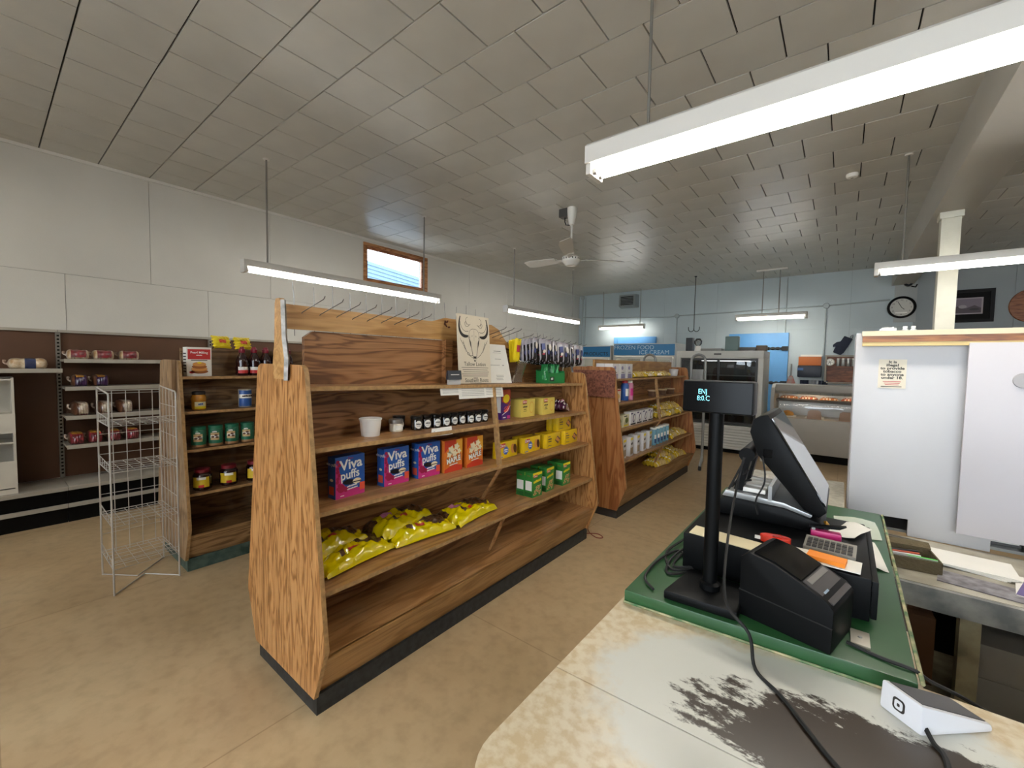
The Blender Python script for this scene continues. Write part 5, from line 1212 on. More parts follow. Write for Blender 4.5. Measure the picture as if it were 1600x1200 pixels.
# picture, oval plaque
t = thing('framed_picture', 'dark framed monochrome landscape on the grey back wall', 'picture', (1.60, BY - .001, 2.40))
MB().box(-.30, .30, -.012, 0, 0, .52).build('mount', mat('mount_black', '100e0d', .6, spec=.15), t)
for a, b, z0, z1_ in ((-.33, -.28, -.02, .54), (.28, .33, -.02, .54), (-.28, .28, -.02, .03), (-.28, .28, .49, .54)): MB().box(a, b, -.03, 0, z0, z1_).build('frame', mat('frame_black', '0e0b0a', .5, spec=.2), t)
p = MB(); p.rect(-.22, .2, .12, .4, -.0125, 0); p.rect(-.2, .18, .14, .38, -.0128, 1); p.poly([(-.2, .2), (-.1, .26), (0, .22), (.1, .27), (.18, .22), (.18, .14), (-.2, .14)], -.0131, 2); p.disc(-.04, .25, .05, .03, -.0133, 0); p.disc(.1, .2, .06, .02, -.0133, 3)
p.build('print', [mat('pic_pale', 'a59aa0', .5), mat('pic_mid', '807480', .5), mat('pic_dark', '54484f', .5), mat('pic_deep', '3a3236', .5)], t, fix=False)
t = thing('oval_plaque', 'oval wooden plaque with dark cut-outs on the grey wall', 'plaque', (2.33, BY - .001, 2.62))
MB().lathe([(.26, 0), (.27, .012), (.26, .03)], 36).xf(Matrix.Rotation(PI / 2, 4, 'X') @ Matrix.Diagonal((.92, 1, 1, 1))).build('board', wood('plaque_wood', 'a8683a', '9a5a2e', '7d4320', 'x', .4, 2, rings=4), t)
for z in (.07, -.09): MB().lathe([(.1, .03), (.1, .036)], 20).xf(Matrix.Translation((.03, 0, z)) @ Matrix.Rotation(PI / 2, 4, 'X') @ Matrix.Diagonal((1, .7, 1, 1))).build('dark_inlay', M_black, t)

# tubular trolley
tr = thing('stock_trolley', 'grey tubular stock trolley with tall hooped ends', 'trolley', (-2.08, 6.66, 0))
TG = mat('trolley_grey', '8f908e', .4, .5)
for x in (-.37, .37):
    hp = [(x - .1, 0, .12), (x - .1, 0, 1.60)] + [(x - .1 * math.cos(k * PI / 8), 0, 1.62 + .1 * math.sin(k * PI / 8)) for k in range(1, 8)] + [(x + .1, 0, 1.60), (x + .1, 0, .12)]
    MB().tube(hp, .02, 8).build('end_hoop', TG, tr)
    MB().box(x - .08, x + .08, -.012, .012, 1.28, 1.50).build('hoop_plate', TG, tr)
    for s in (-.1, .1):
        MB().tube([(x + s, 0, .2), (x + s, -.03, .13), (x + s, -.07, .1), (x + s, -.1, .06)], .022, 8).build('foot', TG, tr)
        MB().cyl((x + s - .015, -.1, .035), (x + s + .015, -.1, .035), .035, n=14).build('caster', M_rub, tr)
for z in (.2, .75): MB().tube([(-.27, 0, z), (.27, 0, z)], .015, 8).build('cross_bar', TG, tr)
MB().box(-.26, .26, -.05, .05, .215, .23).build('deck', TG, tr)

# ------------------------------------------------------------------ checkout counter
def counter_mat():
    m = bpy.data.materials.new('worn_laminate'); m.use_nodes = True; nt = m.node_tree; N = nt.nodes; Lk = nt.links; b = N['Principled BSDF']
    tc = N.new('ShaderNodeTexCoord')
    def noise(scale, detail=4, rough=.5, src=None):
        n = N.new('ShaderNodeTexNoise'); n.inputs['Scale'].default_value = scale; n.inputs['Detail'].default_value = detail; n.inputs['Roughness'].default_value = rough
        Lk.new(src or tc.outputs['Object'], n.inputs['Vector']); return n
    def ramp(inp, p0, c0, p1, c1):
        r = N.new('ShaderNodeValToRGB'); r.color_ramp.elements[0].position = p0; r.color_ramp.elements[0].color = c0; r.color_ramp.elements[1].position = p1; r.color_ramp.elements[1].color = c1
        Lk.new(inp, r.inputs[0]); return r
    n1 = noise(55, 3); base = ramp(n1.outputs[0], .4, srgb('d9ccb2'), .62, srgb('c9b490'))
    def dist(cx, cy, sx, sy, rz):
        mp = N.new('ShaderNodeMapping'); mp.vector_type = 'TEXTURE'; mp.inputs['Location'].default_value = (cx, cy, .0); mp.inputs['Rotation'].default_value = (0, 0, rz); mp.inputs['Scale'].default_value = (sx, sy, 1)
        Lk.new(tc.outputs['Object'], mp.inputs['Vector']); sp = N.new('ShaderNodeSeparateXYZ'); Lk.new(mp.outputs[0], sp.inputs[0])
        cb = N.new('ShaderNodeCombineXYZ'); Lk.new(sp.outputs[0], cb.inputs[0]); Lk.new(sp.outputs[1], cb.inputs[1])
        l = N.new('ShaderNodeVectorMath'); l.operation = 'LENGTH'; Lk.new(cb.outputs[0], l.inputs[0]); return l.outputs['Value']
    def mask(d, n, amp, e0, e1):
        a = N.new('ShaderNodeMath'); a.operation = 'MULTIPLY_ADD'; a.inputs[1].default_value = amp; Lk.new(n.outputs[0], a.inputs[0]); Lk.new(d, a.inputs[2])
        q = N.new('ShaderNodeMath'); q.operation = 'MULTIPLY'; q.inputs[1].default_value = .25; Lk.new(a.outputs[0], q.inputs[0])
        e0 *= .25; e1 *= .25
        return ramp(q.outputs[0], e0, (1, 1, 1, 1), e1, (0, 0, 0, 1))
    nw = noise(9, 10, .68)
    wm = mask(dist(.0, .80, .36, .235, .12), nw, .6, 1.22, 1.38)
    mp = N.new('ShaderNodeMapping'); mp.inputs['Scale'].default_value = (9, 17, 1); mp.inputs['Rotation'].default_value = (0, 0, .5); Lk.new(tc.outputs['Object'], mp.inputs['Vector'])
    nb_ = noise(1.6, 11, .74, mp.outputs[0])
    bm_ = mask(dist(.10, .815, .30, .125, .12), nb_, 2.0, 1.84, 1.98)
    nf = noise(70, 8, .75)
    sm_ = mask(dist(-.08, .738, .16, .011, .045), nf, 1.6, 1.45, 1.7)
    m1 = N.new('ShaderNodeMixRGB'); Lk.new(wm.outputs[0], m1.inputs[0]); Lk.new(base.outputs[0], m1.inputs[1]); m1.inputs[2].default_value = srgb('d2d2ca')
    m2 = N.new('ShaderNodeMixRGB'); Lk.new(bm_.outputs[0], m2.inputs[0]); Lk.new(m1.outputs[0], m2.inputs[1]); m2.inputs[2].default_value = srgb('33281f')
    m4 = N.new('ShaderNodeMixRGB'); Lk.new(sm_.outputs[0], m4.inputs[0]); Lk.new(m2.outputs[0], m4.inputs[1]); m4.inputs[2].default_value = srgb('33281f')
    Lk.new(m4.outputs[0], b.inputs['Base Color']); b.inputs['Roughness'].default_value = .3
    return m
LAM = counter_mat()
cnt = thing('checkout_counter', 'worn cream laminate checkout counter with rounded corner', 'counter', (0, 0, 0))
cr = [(-.42 + .09 - .09 * math.cos(a), .40 + .09 - .09 * math.sin(a)) for a in [k * PI / 16 for k in range(9)]]
near = cr + [(2.2, .40), (2.2, .80), (-.42, .688)]
farp = [(-.42, .6905), (2.2, .8025), (2.2, 1.10), (.145, 1.085), (.145, 1.30), (-.42, 1.30)]
MB().prism(near, 'z', .938, .95).build('laminate_sheet', LAM, cnt)
MB().prism(farp, 'z', .938, .95).build('laminate_sheet', LAM, cnt)
MB().prism(cr + [(2.2, .40), (2.2, 1.10), (.145, 1.085), (.145, 2.18), (-.42, 2.18)], 'z', .905, .938).build('core_board', mat('core_brown', '3a2c20', .6), cnt)
MB().box(-.39, 2.18, .47, 1.06, .0, .905).build('cabinet_body', mat('panel_tan', '9c7c54', .5, mott=.1), cnt)
MB().box(-.39, .05, 1.06, 2.16, .0, .905).build('side_cabinet', mat('panel_green', '355a3c', .5), cnt)
o = MB().box(-.42, .145, 1.305, 2.75, .905, .9499).build('core', LAM, cnt) if False else None
# green painted board
GRN = mat('green_paint', '27532d', .35, mott=.18, mscale=7)
gb = thing('green_board', 'chipped green painted board under the cash register', 'board', (0, 0, .9505))
MB().prism([(-.41, .992), (.132, 1.035), (.138, 2.17), (-.41, 2.17)], 'z', 0, .032).build('board', [GRN], gb, bevel=.004)
ed = MB(); ed.tube([(.138, 1.04, .031), (.139, 1.3, .0315), (.141, 1.6, .031), (.143, 2.16, .031)], .004, 5); ed.tube([(-.41, .99, .003), (-.14, 1.011, .003), (.132, 1.033, .003)], .003, 5)
ed.build('chipped_edge', mat('chipped_edge', 'b8ac84', .7, col2='4a7048', mscale=30), gb)
ZG = .9825
# light-coloured end counter beyond the green board
o = MB().prism([(-.42, 2.18), (.03, 2.18), (.03, 2.9), (-.42, 2.9)], 'z', 0, .93).build('end_cabinet', mat('grey_laminate', 'a8a496', .45, col2='8f8a7c', mscale=40), None, (0, 0, 0)); tag(o, 'pale grey speckled cabinet end beyond the green board', 'cabinet')

# pole display
t = thing('pole_display', 'black customer pole display with pale blue digits', 'display', (-.236, 1.10, ZG))
MB().prism([(-.085, -.085), (.075, -.075), (.08, .07), (-.065, .075)], 'z', 0, .022).build('base', M_black, t, bevel=.006)
MB().lathe([(.024, .022), (.024, .035), (.0165, .04), (.0165, .455)], 20).build('pole', M_black, t)
hd = MB().box(-.075, .081, -.022, .03, .455, .533).build('display_head', M_black, t, bevel=.006)
MB().box(-.071, .077, -.0235, -.0222, .459, .529).build('screen', M_blackg, hd)
p = MB(); p.text('ENJ', .017, -.028, .506, -.0242, 0, 0, .8); p.text('8:0.C', .017, -.026, .490, -.0242, 0, 0, .8); p.build('digits', mat('vfd', '6fd0e0', .5, emit='7fd8e8', es=1.2), hd, fix=False)
# cash drawer
cdw = thing('cash_drawer', 'wide black metal cash drawer under the register', 'cash drawer', (-.13, 1.41, ZG))
MB().box(-.2, .2, -.21, .21, .008, .105).build('case', M_black, cdw, bevel=.004)
MB().box(.2, .212, -.205, .205, .014, .1).build('drawer_front', mat('drawer_black', '0a0b0c', .45, spec=.13), cdw, bevel=.003)
for x in (-.17, .17):
    for y in (-.18, .18): MB().lathe([(.014, 0), (.014, .008)], 10).build('foot', M_rub, cdw, (x, y, 0))
MB().lathe([(.01, 0), (.01, .004)], 12).xf(Matrix.Translation((.212, 0, .06)) @ Matrix.Rotation(PI / 2, 4, 'Y')).build('lock', M_steel, cdw)
ZD = ZG + .1055
# receipt printer
t = thing('receipt_printer', 'black receipt printer with sloping top on the green board', 'printer', (-.064, 1.113, ZG), rz=-.24)
pts = [(-.088, 0), (.088, 0), (.09, .09), (.075, .105), (-.02, .142), (-.07, .150), (-.088, .135)]
MB().prism(pts, 'y', -.07, .07).build('case', mat('printer_black', '0a0b0c', .5, spec=.13), t, bevel=.004)
MB().prism([(-.0885, .058), (.0885, .052), (.0885, .0545), (-.0885, .0605)], 'y', -.0708, .0708).build('seam', mat('seam_dark', '050505', .5), t)
cv = MB().prism([(-.062, .1495), (-.02, .143), (.03, .1235), (.03, .126), (-.02, .1455), (-.062, .152)], 'y', -.062, .062).build('paper_cover', mat('cover_black', '070708', .2, spec=.25), t)
MB().prism([(.032, .1228), (.086, .0965), (.0865, .0985), (.033, .125)], 'y', -.06, .06).build('control_panel', mat('panel_grey', '3e3a3a', .35), t)
p = MB(); p.prism([(.036, .1245), (.046, .1195), (.0465, .1205), (.0365, .1255)], 'y', -.05, .05); p.build('paper_slot', mat('slot_grey', '77736f', .4), t)
MB().prism([(.064, .1085), (.076, .1025), (.0765, .1035), (.0645, .1095)], 'y', -.045, -.02).build('badge', mat('badge_blue', '8fa6b8', .4), t)
# metal plate on green board
t = thing('latch_plate', 'small white metal latch plate lying on the green board', 'plate', (.052, 1.125, ZG)); MB().box(-.016, .016, -.03, .03, 0, .006).build('plate', mat('plate_cream', 'b5aea0', .4, .3), t, bevel=.001); MB().lathe([(.004, .006), (.003, .008)], 8).build('screw', M_steel, t)

# POS terminal
ps = thing('pos_terminal', 'black touchscreen register tilted back on a silver stand', 'register', (-.14, 1.565, ZD))
def posz(z): return z - ZD
# side profile in world x-z, converted to local
A = (-.212 + .14, posz(1.375)); B_ = (-.167 + .14, posz(1.412)); Cc = (-.017 + .14, posz(1.155)); Dd = (-.035 + .14, posz(1.135)); Ee = (-.196 + .14, posz(1.31))
mon = MB().prism([(A[0] + .006, A[1] + .018), (-.185 + .14, posz(1.408)), B_, Cc, Dd, (-.07 + .14, posz(1.15)), (-.19 + .14, posz(1.29)), (A[0], A[1] - .02)], 'y', -.145, .145).build('monitor', M_black, ps, bevel=.006)
dx, dz = Cc[0] - B_[0], Cc[1] - B_[1]; l = math.hypot(dx, dz); nx, nz = -dz / l, dx / l
if nx < 0: nx, nz = -nx, -nz
s0 = (B_[0] + dx * .05 + nx * .001, B_[1] + dz * .05 + nz * .001); s1 = (B_[0] + dx * .95 + nx * .001, B_[1] + dz * .95 + nz * .001)
MB().prism([s0, s1, (s1[0] + nx * .003, s1[1] + nz * .003), (s0[0] + nx * .003, s0[1] + nz * .003)], 'y', -.138, .138).build('touchscreen', mat('screen_glass', '1a1c20', .04, spec=.9, coat=1), mon)
MB().box(-.035, -.012, -.1465, -.1455, posz(1.285), posz(1.31)).build('port_panel', M_blackg, mon)
MB().cyl((-.084, -.1, posz(1.277)), (-.084, .1, posz(1.277)), .022, n=16).build('hinge', M_black, ps)
for y in (-.07, .07): MB().hexa([(-.13, y - .02, .02), (-.105, y - .02, .02), (-.105, y + .02, .02), (-.13, y + .02, .02), (-.09, y - .02, posz(1.28)), (-.07, y - .02, posz(1.28)), (-.07, y + .02, posz(1.28)), (-.09, y + .02, posz(1.28))]).build('stand_arm', M_black, ps)
SIL = mat('silver_plastic', '9a9c9c', .3, .5)
MB().prism([(-.16, 0), (.10, 0), (.12, .012), (.11, .03), (.02, .05), (-.13, .055), (-.16, .04)], 'y', -.13, .13).build('base', M_black, ps, bevel=.004)
MB().prism([(-.145, .055), (.02, .051), (.085, .036), (.09, .045), (.02, .066), (-.135, .075)], 'y', -.12, .12).build('base_cover', SIL, ps, bevel=.003)
MB().box(-.02, -.01, -.126, .126, .066, .11).build('rear_bracket', SIL, ps)
for y in (-.1, -.05, 0, .05): MB().box(-.09, -.03, y, y + .03, .075, .088).build('connector', M_whi, ps, bevel=.002)

# small things on the drawer
o = MB().prism([(-.10, -.03), (.10, -.045), (.11, .02), (-.10, .035)], 'z', 0, .002).build('receipt_paper', mat('paper_cream', 'd9cda8', .6), None, (-.215, 1.232, ZD + .0001), rz=-.02); tag(o, 'long cream receipt paper on the black cash drawer', 'paper')
o = MB().prism([(-.09, -.04), (.08, -.04), (.085, .03), (.0, .035), (-.09, .03)], 'z', 0, .0025).build('paper_sheet', M_paper, None, (-.03, 1.245, ZD + .0024)); tag(o, 'white paper sheet under the orange sticky notes', 'paper')
o = MB().box(-.037, .037, -.02, .02, 0, .009).build('sticky_notes', mat('sticky_orange', 'f08a1c', .6), None, (-.012, 1.235, ZD + .0051), rz=-.12); tag(o, 'orange sticky note pad on the cash drawer', 'sticky notes')
t = thing('tape_dispenser', 'red correction tape dispenser on the cash drawer', 'tape dispenser', (-.118, 1.285, ZD + .0001), rz=.1)
MB().prism([(.032 * math.cos(k * PI / 8) * (1.2 if 4 < k < 12 else 1), .02 * math.sin(k * PI / 8)) for k in range(16)], 'z', 0, .018).build('shell', mat('tape_red', 'd8301c', .25, coat=.5), t, bevel=.002); MB().lathe([(.010, .018), (.010, .0195)], 14).build('hub', mat('tape_hub', 'b02018', .3), t); MB().box(-.05, -.033, -.004, .004, .003, .010).build('tip', M_whi, t)
t = thing('calculator', 'grey desk calculator with dark keys on the cash drawer', 'calculator', (-.01, 1.325, ZD + .0001), rz=-.05)
MB().hexa([(-.05, -.035, 0), (.055, -.035, 0), (.055, .035, 0), (-.05, .035, 0), (-.05, -.035, .008), (.055, -.035, .008), (.055, .035, .016), (-.05, .035, .016)]).build('case', mat('calc_grey', '8c8880', .4), t)
for i in range(8):
    for j in range(3): MB().box(0, .0095, 0, .014, 0, .003).build('key', mat('calc_key', '35322f', .5), t, (-.044 + i * .0118, -.03 + j * .0185, .009 + .0021 * j))
t = thing('stapler', 'hot pink stapler with black handle on the cash drawer', 'stapler', (-.02, 1.405, ZD + .0001), rz=.1)
MB().box(-.032, .035, -.012, .012, 0, .022).build('body', mat('pink', 'c0226c', .35), t, bevel=.004); MB().hexa([(-.035, -.008, .027), (.03, -.008, .033), (.03, .008, .033), (-.035, .008, .027), (-.035, -.008, .031), (.045, -.008, .043), (.045, .008, .043), (-.035, .008, .031)]).build('handle', M_black, t)
MB().box(-.03, -.022, -.008, .008, .022, .028).build('hinge', M_steel, t)
t = thing('brass_clip', 'golden hair clip shaped gadget by the register', 'clip', (-.045, 1.50, ZD + .0001)); MB().tube([(-.025, 0, .006), (-.01, .01, .02), (.01, 0, .012), (.025, -.012, .02), (.03, .0, .008)], .006, 8).build('clip_body', mat('brass', 'b8862c', .3, .6), t); MB().lathe([(.012, 0), (.014, .004), (.004, .02)], 10).build('clip_base', MATS['brass'], t)
for i, (x, y, w_, d, a, z, lb) in enumerate(((.09, 1.66, .024, .11, .1, ZG, 'curled white receipt lying on the green board edge'), (.06, 1.92, .06, .1, .05, ZG, 'taped paper note on the far green board'), (.035, 1.515, .03, .07, -.3, ZD, 'white notepaper at the back of the cash drawer'))):
    b = MB(); b.grid(lambda u, v: ((u - .5) * 2 * w_, (v - .5) * 2 * d, .002 + .004 * (1 + math.sin(u * 5 + v * 4 + i))), 6, 8); b.grid(lambda u, v: ((u - .5) * 2 * w_, (v - .5) * 2 * d, .001 + .004 * (1 + math.sin(u * 5 + v * 4 + i))), 6, 8)
    o = b.build('loose_paper', M_paper if i != 1 else mat('taped_paper', 'b8c0b0', .3), None, (x, y, z), rz=a); tag(o, lb, 'paper')

# card reader
rd = thing('card_reader', 'white wedge card reader with dark sloped top and square logo', 'card reader', (.15, 1.0, .9502))
RW = mat('reader_white', 'dcdce0', .3)
RP = [(-.074, -.022), (-.024, -.064), (.073, .026), (.023, .068)]
RT = [(-.072, -.020, .05), (-.024, -.062, .05), (.071, .025, .012), (.023, .066, .012)]
MB().hexa([(x, y, 0) for x, y in RP] + RT).build('shell', RW, rd, bevel=.005)
# sloped dark screen just proud of the wedge top
def lerp4(P, u, v): return [(1 - u) * (1 - v) * P[0][i] + u * (1 - v) * P[1][i] + u * v * P[2][i] + (1 - u) * v * P[3][i] for i in range(3)]
TOP = RT
sq = [lerp4(TOP, u, v) for u, v in ((.1, .06), (.9, .06), (.9, .96), (.1, .96))]
MB().hexa([(a, b, c - .002) for a, b, c in sq] + [(a, b, c + .0012) for a, b, c in sq]).build('dark_top', mat('reader_dark', '3c3836', .35), rd)
LG = [RP[0] + (0,), RP[1] + (0,), RT[1], RT[0]]
nrm = (Vector(LG[1]) - Vector(LG[0])).cross(Vector(LG[3]) - Vector(LG[0])).normalized()
def lgq(b, u0, u1, v0, v1, off, m):
    n_ = 5; pts = []; r = .28 * (u1 - u0); rv = .28 * (v1 - v0)
    for cu, cv_, a0 in ((u1 - r, v1 - rv, 0), (u0 + r, v1 - rv, 90), (u0 + r, v0 + rv, 180), (u1 - r, v0 + rv, 270)):
        for k in range(n_): a = math.radians(a0 + 90 * k / (n_ - 1)); pts.append(Vector(lerp4(LG, cu + r * math.cos(a), cv_ + rv * math.sin(a))) + nrm * off)
    b.add(pts, [tuple(range(len(pts)))], m)
lg = MB(); lgq(lg, .32, .62, .28, .72, .0006, 0); lgq(lg, .37, .57, .345, .655, .0010, 1); lgq(lg, .435, .505, .445, .555, .0014, 0)
lg.build('logo', [M_ink, RW], rd, fix=False)

# cables
def cable(label, pts, r=.0035):
    P = [Vector(p) for p in pts]; out = []
    for i in range(len(P) - 1):
        p0 = P[max(i - 1, 0)]; p1 = P[i]; p2 = P[i + 1]; p3 = P[min(i + 2, len(P) - 1)]
        for k in range(6):
            t_ = k / 6
            out.append(.5 * ((2 * p1) + (-p0 + p2) * t_ + (2 * p0 - 5 * p1 + 4 * p2 - p3) * t_ ** 2 + (-p0 + 3 * p1 - 3 * p2 + p3) * t_ ** 3))
    out.append(P[-1])
    tag(MB().tube(out, r, 6).build('cable', M_rub, None), label, 'cable')
zc = .9545
cable('black cable looping from the register down onto the worn counter', [(-.224, 1.42, 1.277), (-.235, 1.38, 1.18), (-.215, 1.18, 1.10), (-.185, 1.02, 1.03), (-.13, .975, .995), (-.11, .93, zc), (-.06, .88, zc), (.0, .80, zc), (.05, .74, zc), (.10, .66, zc), (.16, .55, zc), (.2, .45, zc)])
cable('black cable plugged into the white card reader', [(.132, .945, .962), (.14, .925, zc), (.15, .90, zc), (.152, .80, zc), (.20, .62, zc)], .004)
cable('black cord running off the green board corner beside the printer', [(.03, 1.09, ZG + .005), (.08, 1.075, ZG + .004), (.128, 1.07, ZG + .004), (.155, 1.09, .965), (.2, 1.12, .94), (.26, 1.16, .90)])
for k, dxy in enumerate(((0, 0), (-.025, .03), (.015, .05))):
    cable(('black cable drooping behind the pole display, highest of three', 'black cable looping past the green board edge', 'black cable curling down behind the pole display')[k],
          [(-.23 + .01 * k, 1.47, 1.26 - .03 * k), (-.27, 1.46 + dxy[1], 1.16), (-.31 + dxy[0], 1.42 + dxy[1], 1.06), (-.345 + dxy[0], 1.36 + dxy[1], ZG + .02), (-.37 + dxy[0], 1.24 + dxy[1], ZG + .005), (-.35, 1.14 + dxy[1], ZG + .005), (-.30, 1.10 + .3 * dxy[1] + .09, ZG + .006 + .004 * k)])
cable('black cable lying along the left green board edge', [(-.33, 1.25, ZG + .006), (-.37, 1.3, ZG + .006), (-.395, 1.2, ZG + .006), (-.39, 1.08, ZG + .006), (-.35, 1.03, ZG + .006)])
cable('thin black cord dropping from register back to base', [(-.175, 1.41, 1.29), (-.165, 1.40, 1.22), (-.185, 1.40, 1.16), (-.18, 1.41, 1.165 - .05)], .0025)

# ------------------------------------------------------------------ low desk, tobacco cabinet
DK = mat('desk_paint', '6e706e', .6, col2='9c9a92', mscale=12); DKC = mat('desk_cream', 'a39a7c', .6, col2='5c5240', mscale=9)
ds = thing('low_desk', 'scuffed grey low desk with open shelves under the white cabinet', 'desk', (0, 0, 0))
MB().box(.16, 2.2, 2.02, 2.54, .785, .805).build('desk_top', mat('desktop_pale', 'b3ad9e', .5, col2='8c8676', mscale=8), ds)
MB().box(.16, 2.2, 2.0, 2.02, .725, .803).build('apron', DK, ds)
for x in (.165, .345, .95, 1.6): MB().box(x, x + .05, 2.02, 2.07, .0, .725).build('post', DKC, ds)
MB().box(.16, 2.2, 2.07, 2.52, .33, .35).build('lower_shelf', DKC, ds)
MB().box(.16, 2.2, 2.50, 2.52, .35, .725).build('back_board', M_dark, ds)
for i, (x, y, w_, d, h, c, a, lb) in enumerate(((.26, 2.26, .1, .12, .26, '6b4a30', .1, 'brown cardboard box on the shelf under the desk'), (.52, 2.24, .22, .18, .12, '98948c', 0, 'grey file box under the desk, lower of two'), (.80, 2.24, .22, .2, .3, '7a6650', .05, 'tan carton under the desk beside the file boxes'))):
    o = MB().box(-w_ / 2, w_ / 2, -d / 2, d / 2, 0, h).box(-w_ / 2 - .002, w_ / 2 + .002, -.02, .02, h - .0, h + .001, 0).build('storage_carton', mat('ct' + c, c, .7, mott=.1), None, (x, y, .351), rz=a, bevel=.002); tag(o, lb, 'box')
o = MB().box(-.11, .11, -.09, .09, 0, .12).build('file_box', mat('ct98948c', '98948c'), None, (.52, 2.24, .4725), bevel=.003); tag(o, 'grey file box under the desk, stacked on another', 'box')
t = thing('waste_bin', 'black round waste bin between the counter and the desk', 'bin', (.62, 1.42, .0)); MB().lathe([(.12, 0), (.14, .01), (.17, .70), (.18, .80), (.175, .81), (.165, .79), (.13, .02), (.01, .015)], 28).build('bin', M_rub, t); MB().lathe([(.182, .795), (.185, .805), (.15, .86), (.05, .885)], 28).build('lid', M_black, t)
# desk clutter
t = thing('pencil_case', 'open brown canvas pencil case with pens on the desk', 'pencil case', (.235, 2.2, .806), rz=.12)
CAN = mat('canvas', '5c5038', .85, bump=.5, bscale=90)
MB().box(-.075, .07, -.075, -.07, 0, .045).box(-.075, .07, .06, .065, 0, .05).box(-.075, -.07, -.07, .06, 0, .045).box(.065, .07, -.07, .06, 0, .045).box(-.07, .065, -.07, .06, 0, .004).build('pouch', CAN, t)
b = MB(); b.grid(lambda u, v: (-.075 + .145 * u, .062 + .09 * v, .05 + .02 * math.sin(PI * v) - .045 * v * v), 8, 6); b.grid(lambda u, v: (-.075 + .145 * u, .062 + .09 * v, .046 + .02 * math.sin(PI * v) - .045 * v * v), 8, 6); b.build('flap', CAN, t)
MB().tube([(-.07, -.06, .045), (0, -.062, .046), (.06, -.06, .045)], .003).build('zip', M_steel, t)
for k, (c, lb) in enumerate((('3fc42c', 'bright green marker'), ('d8d8d8', 'white pen'), ('b84a2c', 'red pen'), ('2a2a30', 'black pen'))):
    o = thing('pen', lb + ' in the canvas pencil case', 'pen', (.235 + (.03 if k == 0 else -.02), 2.165 + .022 * k, .806 + .035), rz=.12 + .1 * k)
    r = .009 if k == 0 else .0045
    MB().cyl((-.045, 0, 0), (.03, 0, 0), r, n=10).build('barrel', mat('pen' + c, c, .35), o); MB().cyl((.03, 0, 0), (.048, 0, 0), r * .95, r * .8, n=10).build('cap', mat('pen' + c, c), o)
t = thing('wallet_case', 'second dark brown case lying open behind the pencil case', 'case', (.225, 2.40, .806), rz=-.1); MB().box(-.06, .06, -.06, .06, 0, .02).build('body', mat('leather', '3a2c22', .5), t, bevel=.006); MB().box(-.05, .05, -.02, .02, .02, .026).build('coins', mat('coin', '8a8478', .35, .6, mott=.4, mscale=80), t)
for k in range(5):
    o = MB().box(-.11, .11, -.085, .085, 0, .0028).build('paper_sheet', M_paper, None, (.40 + .004 * k, 2.33 - .003 * k, .806 + .003 * k), rz=-.25 + .05 * k); tag(o, 'white paper sheet in the pile on the desk, %s' % ('lowest', 'second lowest', 'middle', 'second from top', 'topmost')[k], 'paper')
t = thing('magazine', 'purple and white magazine lying at the desk edge', 'magazine', (.575, 2.19, .806), rz=-.2); MB().box(-.075, .075, -.1, .1, 0, .006).build('pages', M_paper, t)
p = MB(); p.add([(-.075, -.1, .0065), (-.03, -.1, .0065), (.0, .1, .0065), (-.05, .1, .0065)], [(0, 1, 2, 3)], 0); p.add([(-.02, -.05, .0066), (.06, -.05, .0066), (.06, -.03, .0066), (-.02, -.03, .0066)], [(0, 1, 2, 3)], 1); p.add([(-.01, 0, .0066), (.06, 0, .0066), (.06, .08, .0066), (.0, .08, .0066)], [(0, 1, 2, 3)], 2)
p.build('cover_print', [mat('mag_purple', '5a4a80', .35), M_ink, mat('mag_grey', '8a8490', .4)], t, fix=False)
o = MB().box(-.12, .12, -.06, .06, 0, .003).build('flyer', mat('flyer_grey', '8f8c90', .5, col2='5a5458', mscale=25), None, (.42, 2.12, .806), rz=-.15); tag(o, 'grey printed flyer under the paper pile edge', 'flyer')

tcab = thing('tobacco_cabinet', 'tall white cabinet with sliding covers and wooden top trim', 'cabinet', (0, 2.55, 0))
CABW = mat('cabinet_white', 'c6c5c7', .4, mott=.03, mscale=2)
MB().prism([(.045, .875), (.255, .88), (.255, .806), (.505, .806), (.505, 1.70), (.04, 1.70)], 'y', 0, .018).build('cover_panel', CABW, tcab, bevel=.002)
MB().box(.40, 1.25, -.035, -.02, .868, 1.665).build('sliding_cover', mat('cover_white', 'c8c4c8', .4, mott=.03, mscale=2), tcab, bevel=.002)
MB().box(.04, .06, .02, .33, .88, 1.70).build('side', CABW, tcab); MB().box(2.0, 2.02, .02, .33, .81, 1.70).build('side', CABW, tcab)
MB().box(.06, 2.0, .31, .33, .81, 1.70).build('back', CABW, tcab); MB().box(.04, 2.02, .0, .33, 1.70, 1.715).build('top', CABW, tcab)
MB().box(1.2, 2.0, 0, .018, .81, 1.70).build('cover_panel', CABW, tcab)
for z in (.81, .90, 1.15, 1.4): MB().box(.06, 2.0, .03, .31, z, z + .012).build('inner_shelf', M_steel, tcab)
TRY = mat('trim_yellow', 'd8bd7c', .45)
MB().box(.062, 2.02, -.03, -.001, 1.655, 1.672).build('trim_strip', TRY, tcab); MB().box(.062, 2.02, -.032, -.001, 1.672, 1.70).build('wood_strip', wood('trim_wood', 'a86a30', '985c28', '7d4820', 'x', .4, 2, rings=4), tcab); MB().box(.06, 2.02, -.034, -.001, 1.70, 1.722).build('top_strip', mat('trim_cream', 'e0cfae', .45), tcab)
hp = MB().lathe([(.03, 0), (.028, .004), (.006, .004)], 20).xf(Matrix.Rotation(PI / 2, 4, 'X')).build('finger_pull', mat('pull_shadow', 'a8a4a4', .4), tcab, (.552, -.0355, 1.515))
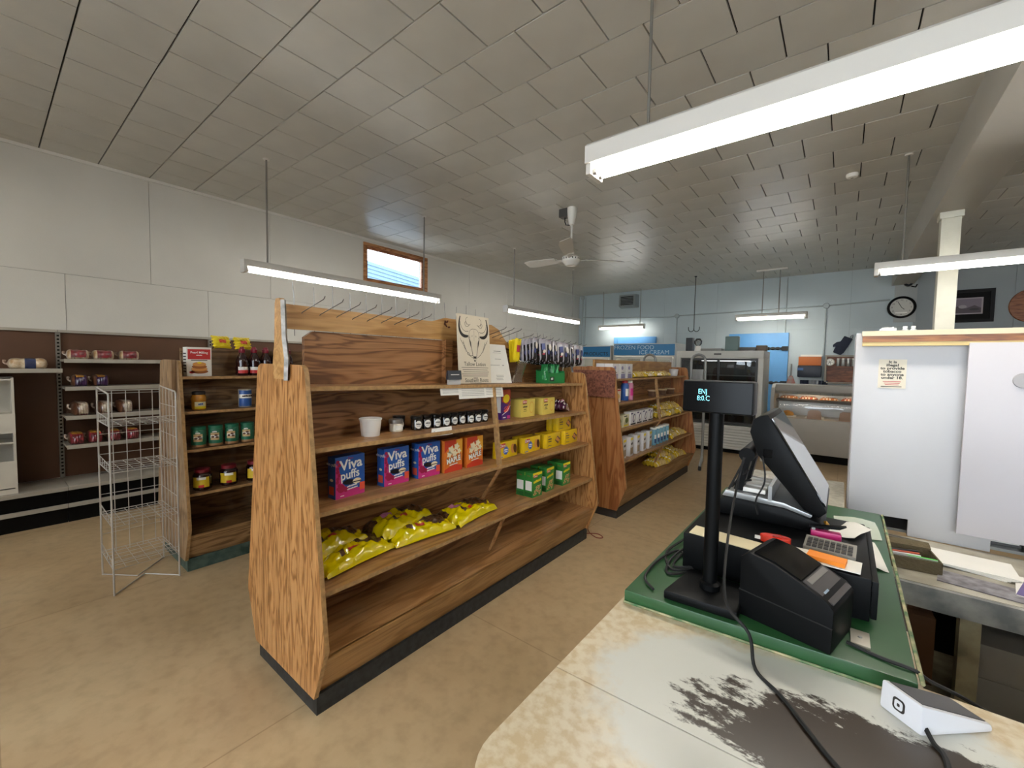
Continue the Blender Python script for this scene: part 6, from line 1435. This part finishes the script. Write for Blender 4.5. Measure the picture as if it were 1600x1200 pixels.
# tobacco cartons visible through the gap
for k in range(6):
    o = MB().box(-.045, .045, -.03, .03, 0, .05).box(-.04, .04, -.0305, -.03, .01, .04, 1).build('cigarette_carton', [mat('cig%d' % (k % 2), ('54504e', '9a948c')[k % 2], .5), M_paper], None, (.56 + .1 * k, 2.66, .8225)); tag(o, ('dark', 'pale')[k % 2] + ' carton on the low cabinet shelf behind the cover gap', 'carton', ('dark', 'pale') [k % 2] + ' cabinet cartons')
# sign
t = thing('tobacco_notice', 'small tobacco age notice taped to the white cabinet', 'sign', (.172, 2.5495, 1.465))
MB().box(-.047, .047, -.0015, -.0002, 0, .13).build('paper', mat('notice_cream', 'e2d8c4', .6), t)
p = MB()
for k, s in enumerate(('It is', 'illegal', 'to provide', 'tobacco', 'to anyone', 'under 18.')): p.text(s, .0165, 0, .118 - k * .0142, -.002, 0, .03, 1.15)
for k in range(3): p.rect(-.03 + .004 * k, .03 - .003 * k, .028 - .007 * k, .0315 - .007 * k, -.002, 1)
p.rect(-.036, .034, .006, .009, -.002, 0); p.build('lettering', [M_ink, mat('notice_red', 'c86a62', .5)], t, fix=False)
# bottles on the cabinet top
for k, x in enumerate((.215, .243)):
    t = thing('glass_bottle', 'small clear bottle with white cap on the cabinet top', 'bottle', (x, 2.66, 1.716), group='clear bottles on the cabinet'); MB().lathe([(.012, 0), (.0125, .002), (.0125, .018), (.006, .024)], 14).build('bottle', mat('clear_bottle', 'b8bcbc', .1), t); MB().lathe([(.0075, .024), (.008, .0245), (.008, .034), (.006, .035)], 12).build('cap', M_whi, t)
t = thing('crumpled_wrap', 'crumpled clear plastic wrap on the white cabinet top', 'wrap', (.155, 2.66, 1.716)); pillow(.05, .06, .022, None, lambda u, v: 0, 200, lump=.3, nu=14, nv=10).build('film', mat('wrap_film', 'c4c6c6', .15), t, weld=True)

# loose red wire on the floor at the far end of the plywood unit
cable('loose red wire curling on the floor past the plywood unit', [(-1.80, 3.36, .006), (-1.70, 3.44, .006), (-1.62, 3.40, .006), (-1.66, 3.36, .006), (-1.75, 3.40, .012), (-1.84, 3.52, .006)], .004)
[o for o in COL.objects if o.name.startswith('cable')][-1].data.materials[0] = mat('wire_red', '7a2a20', .5)
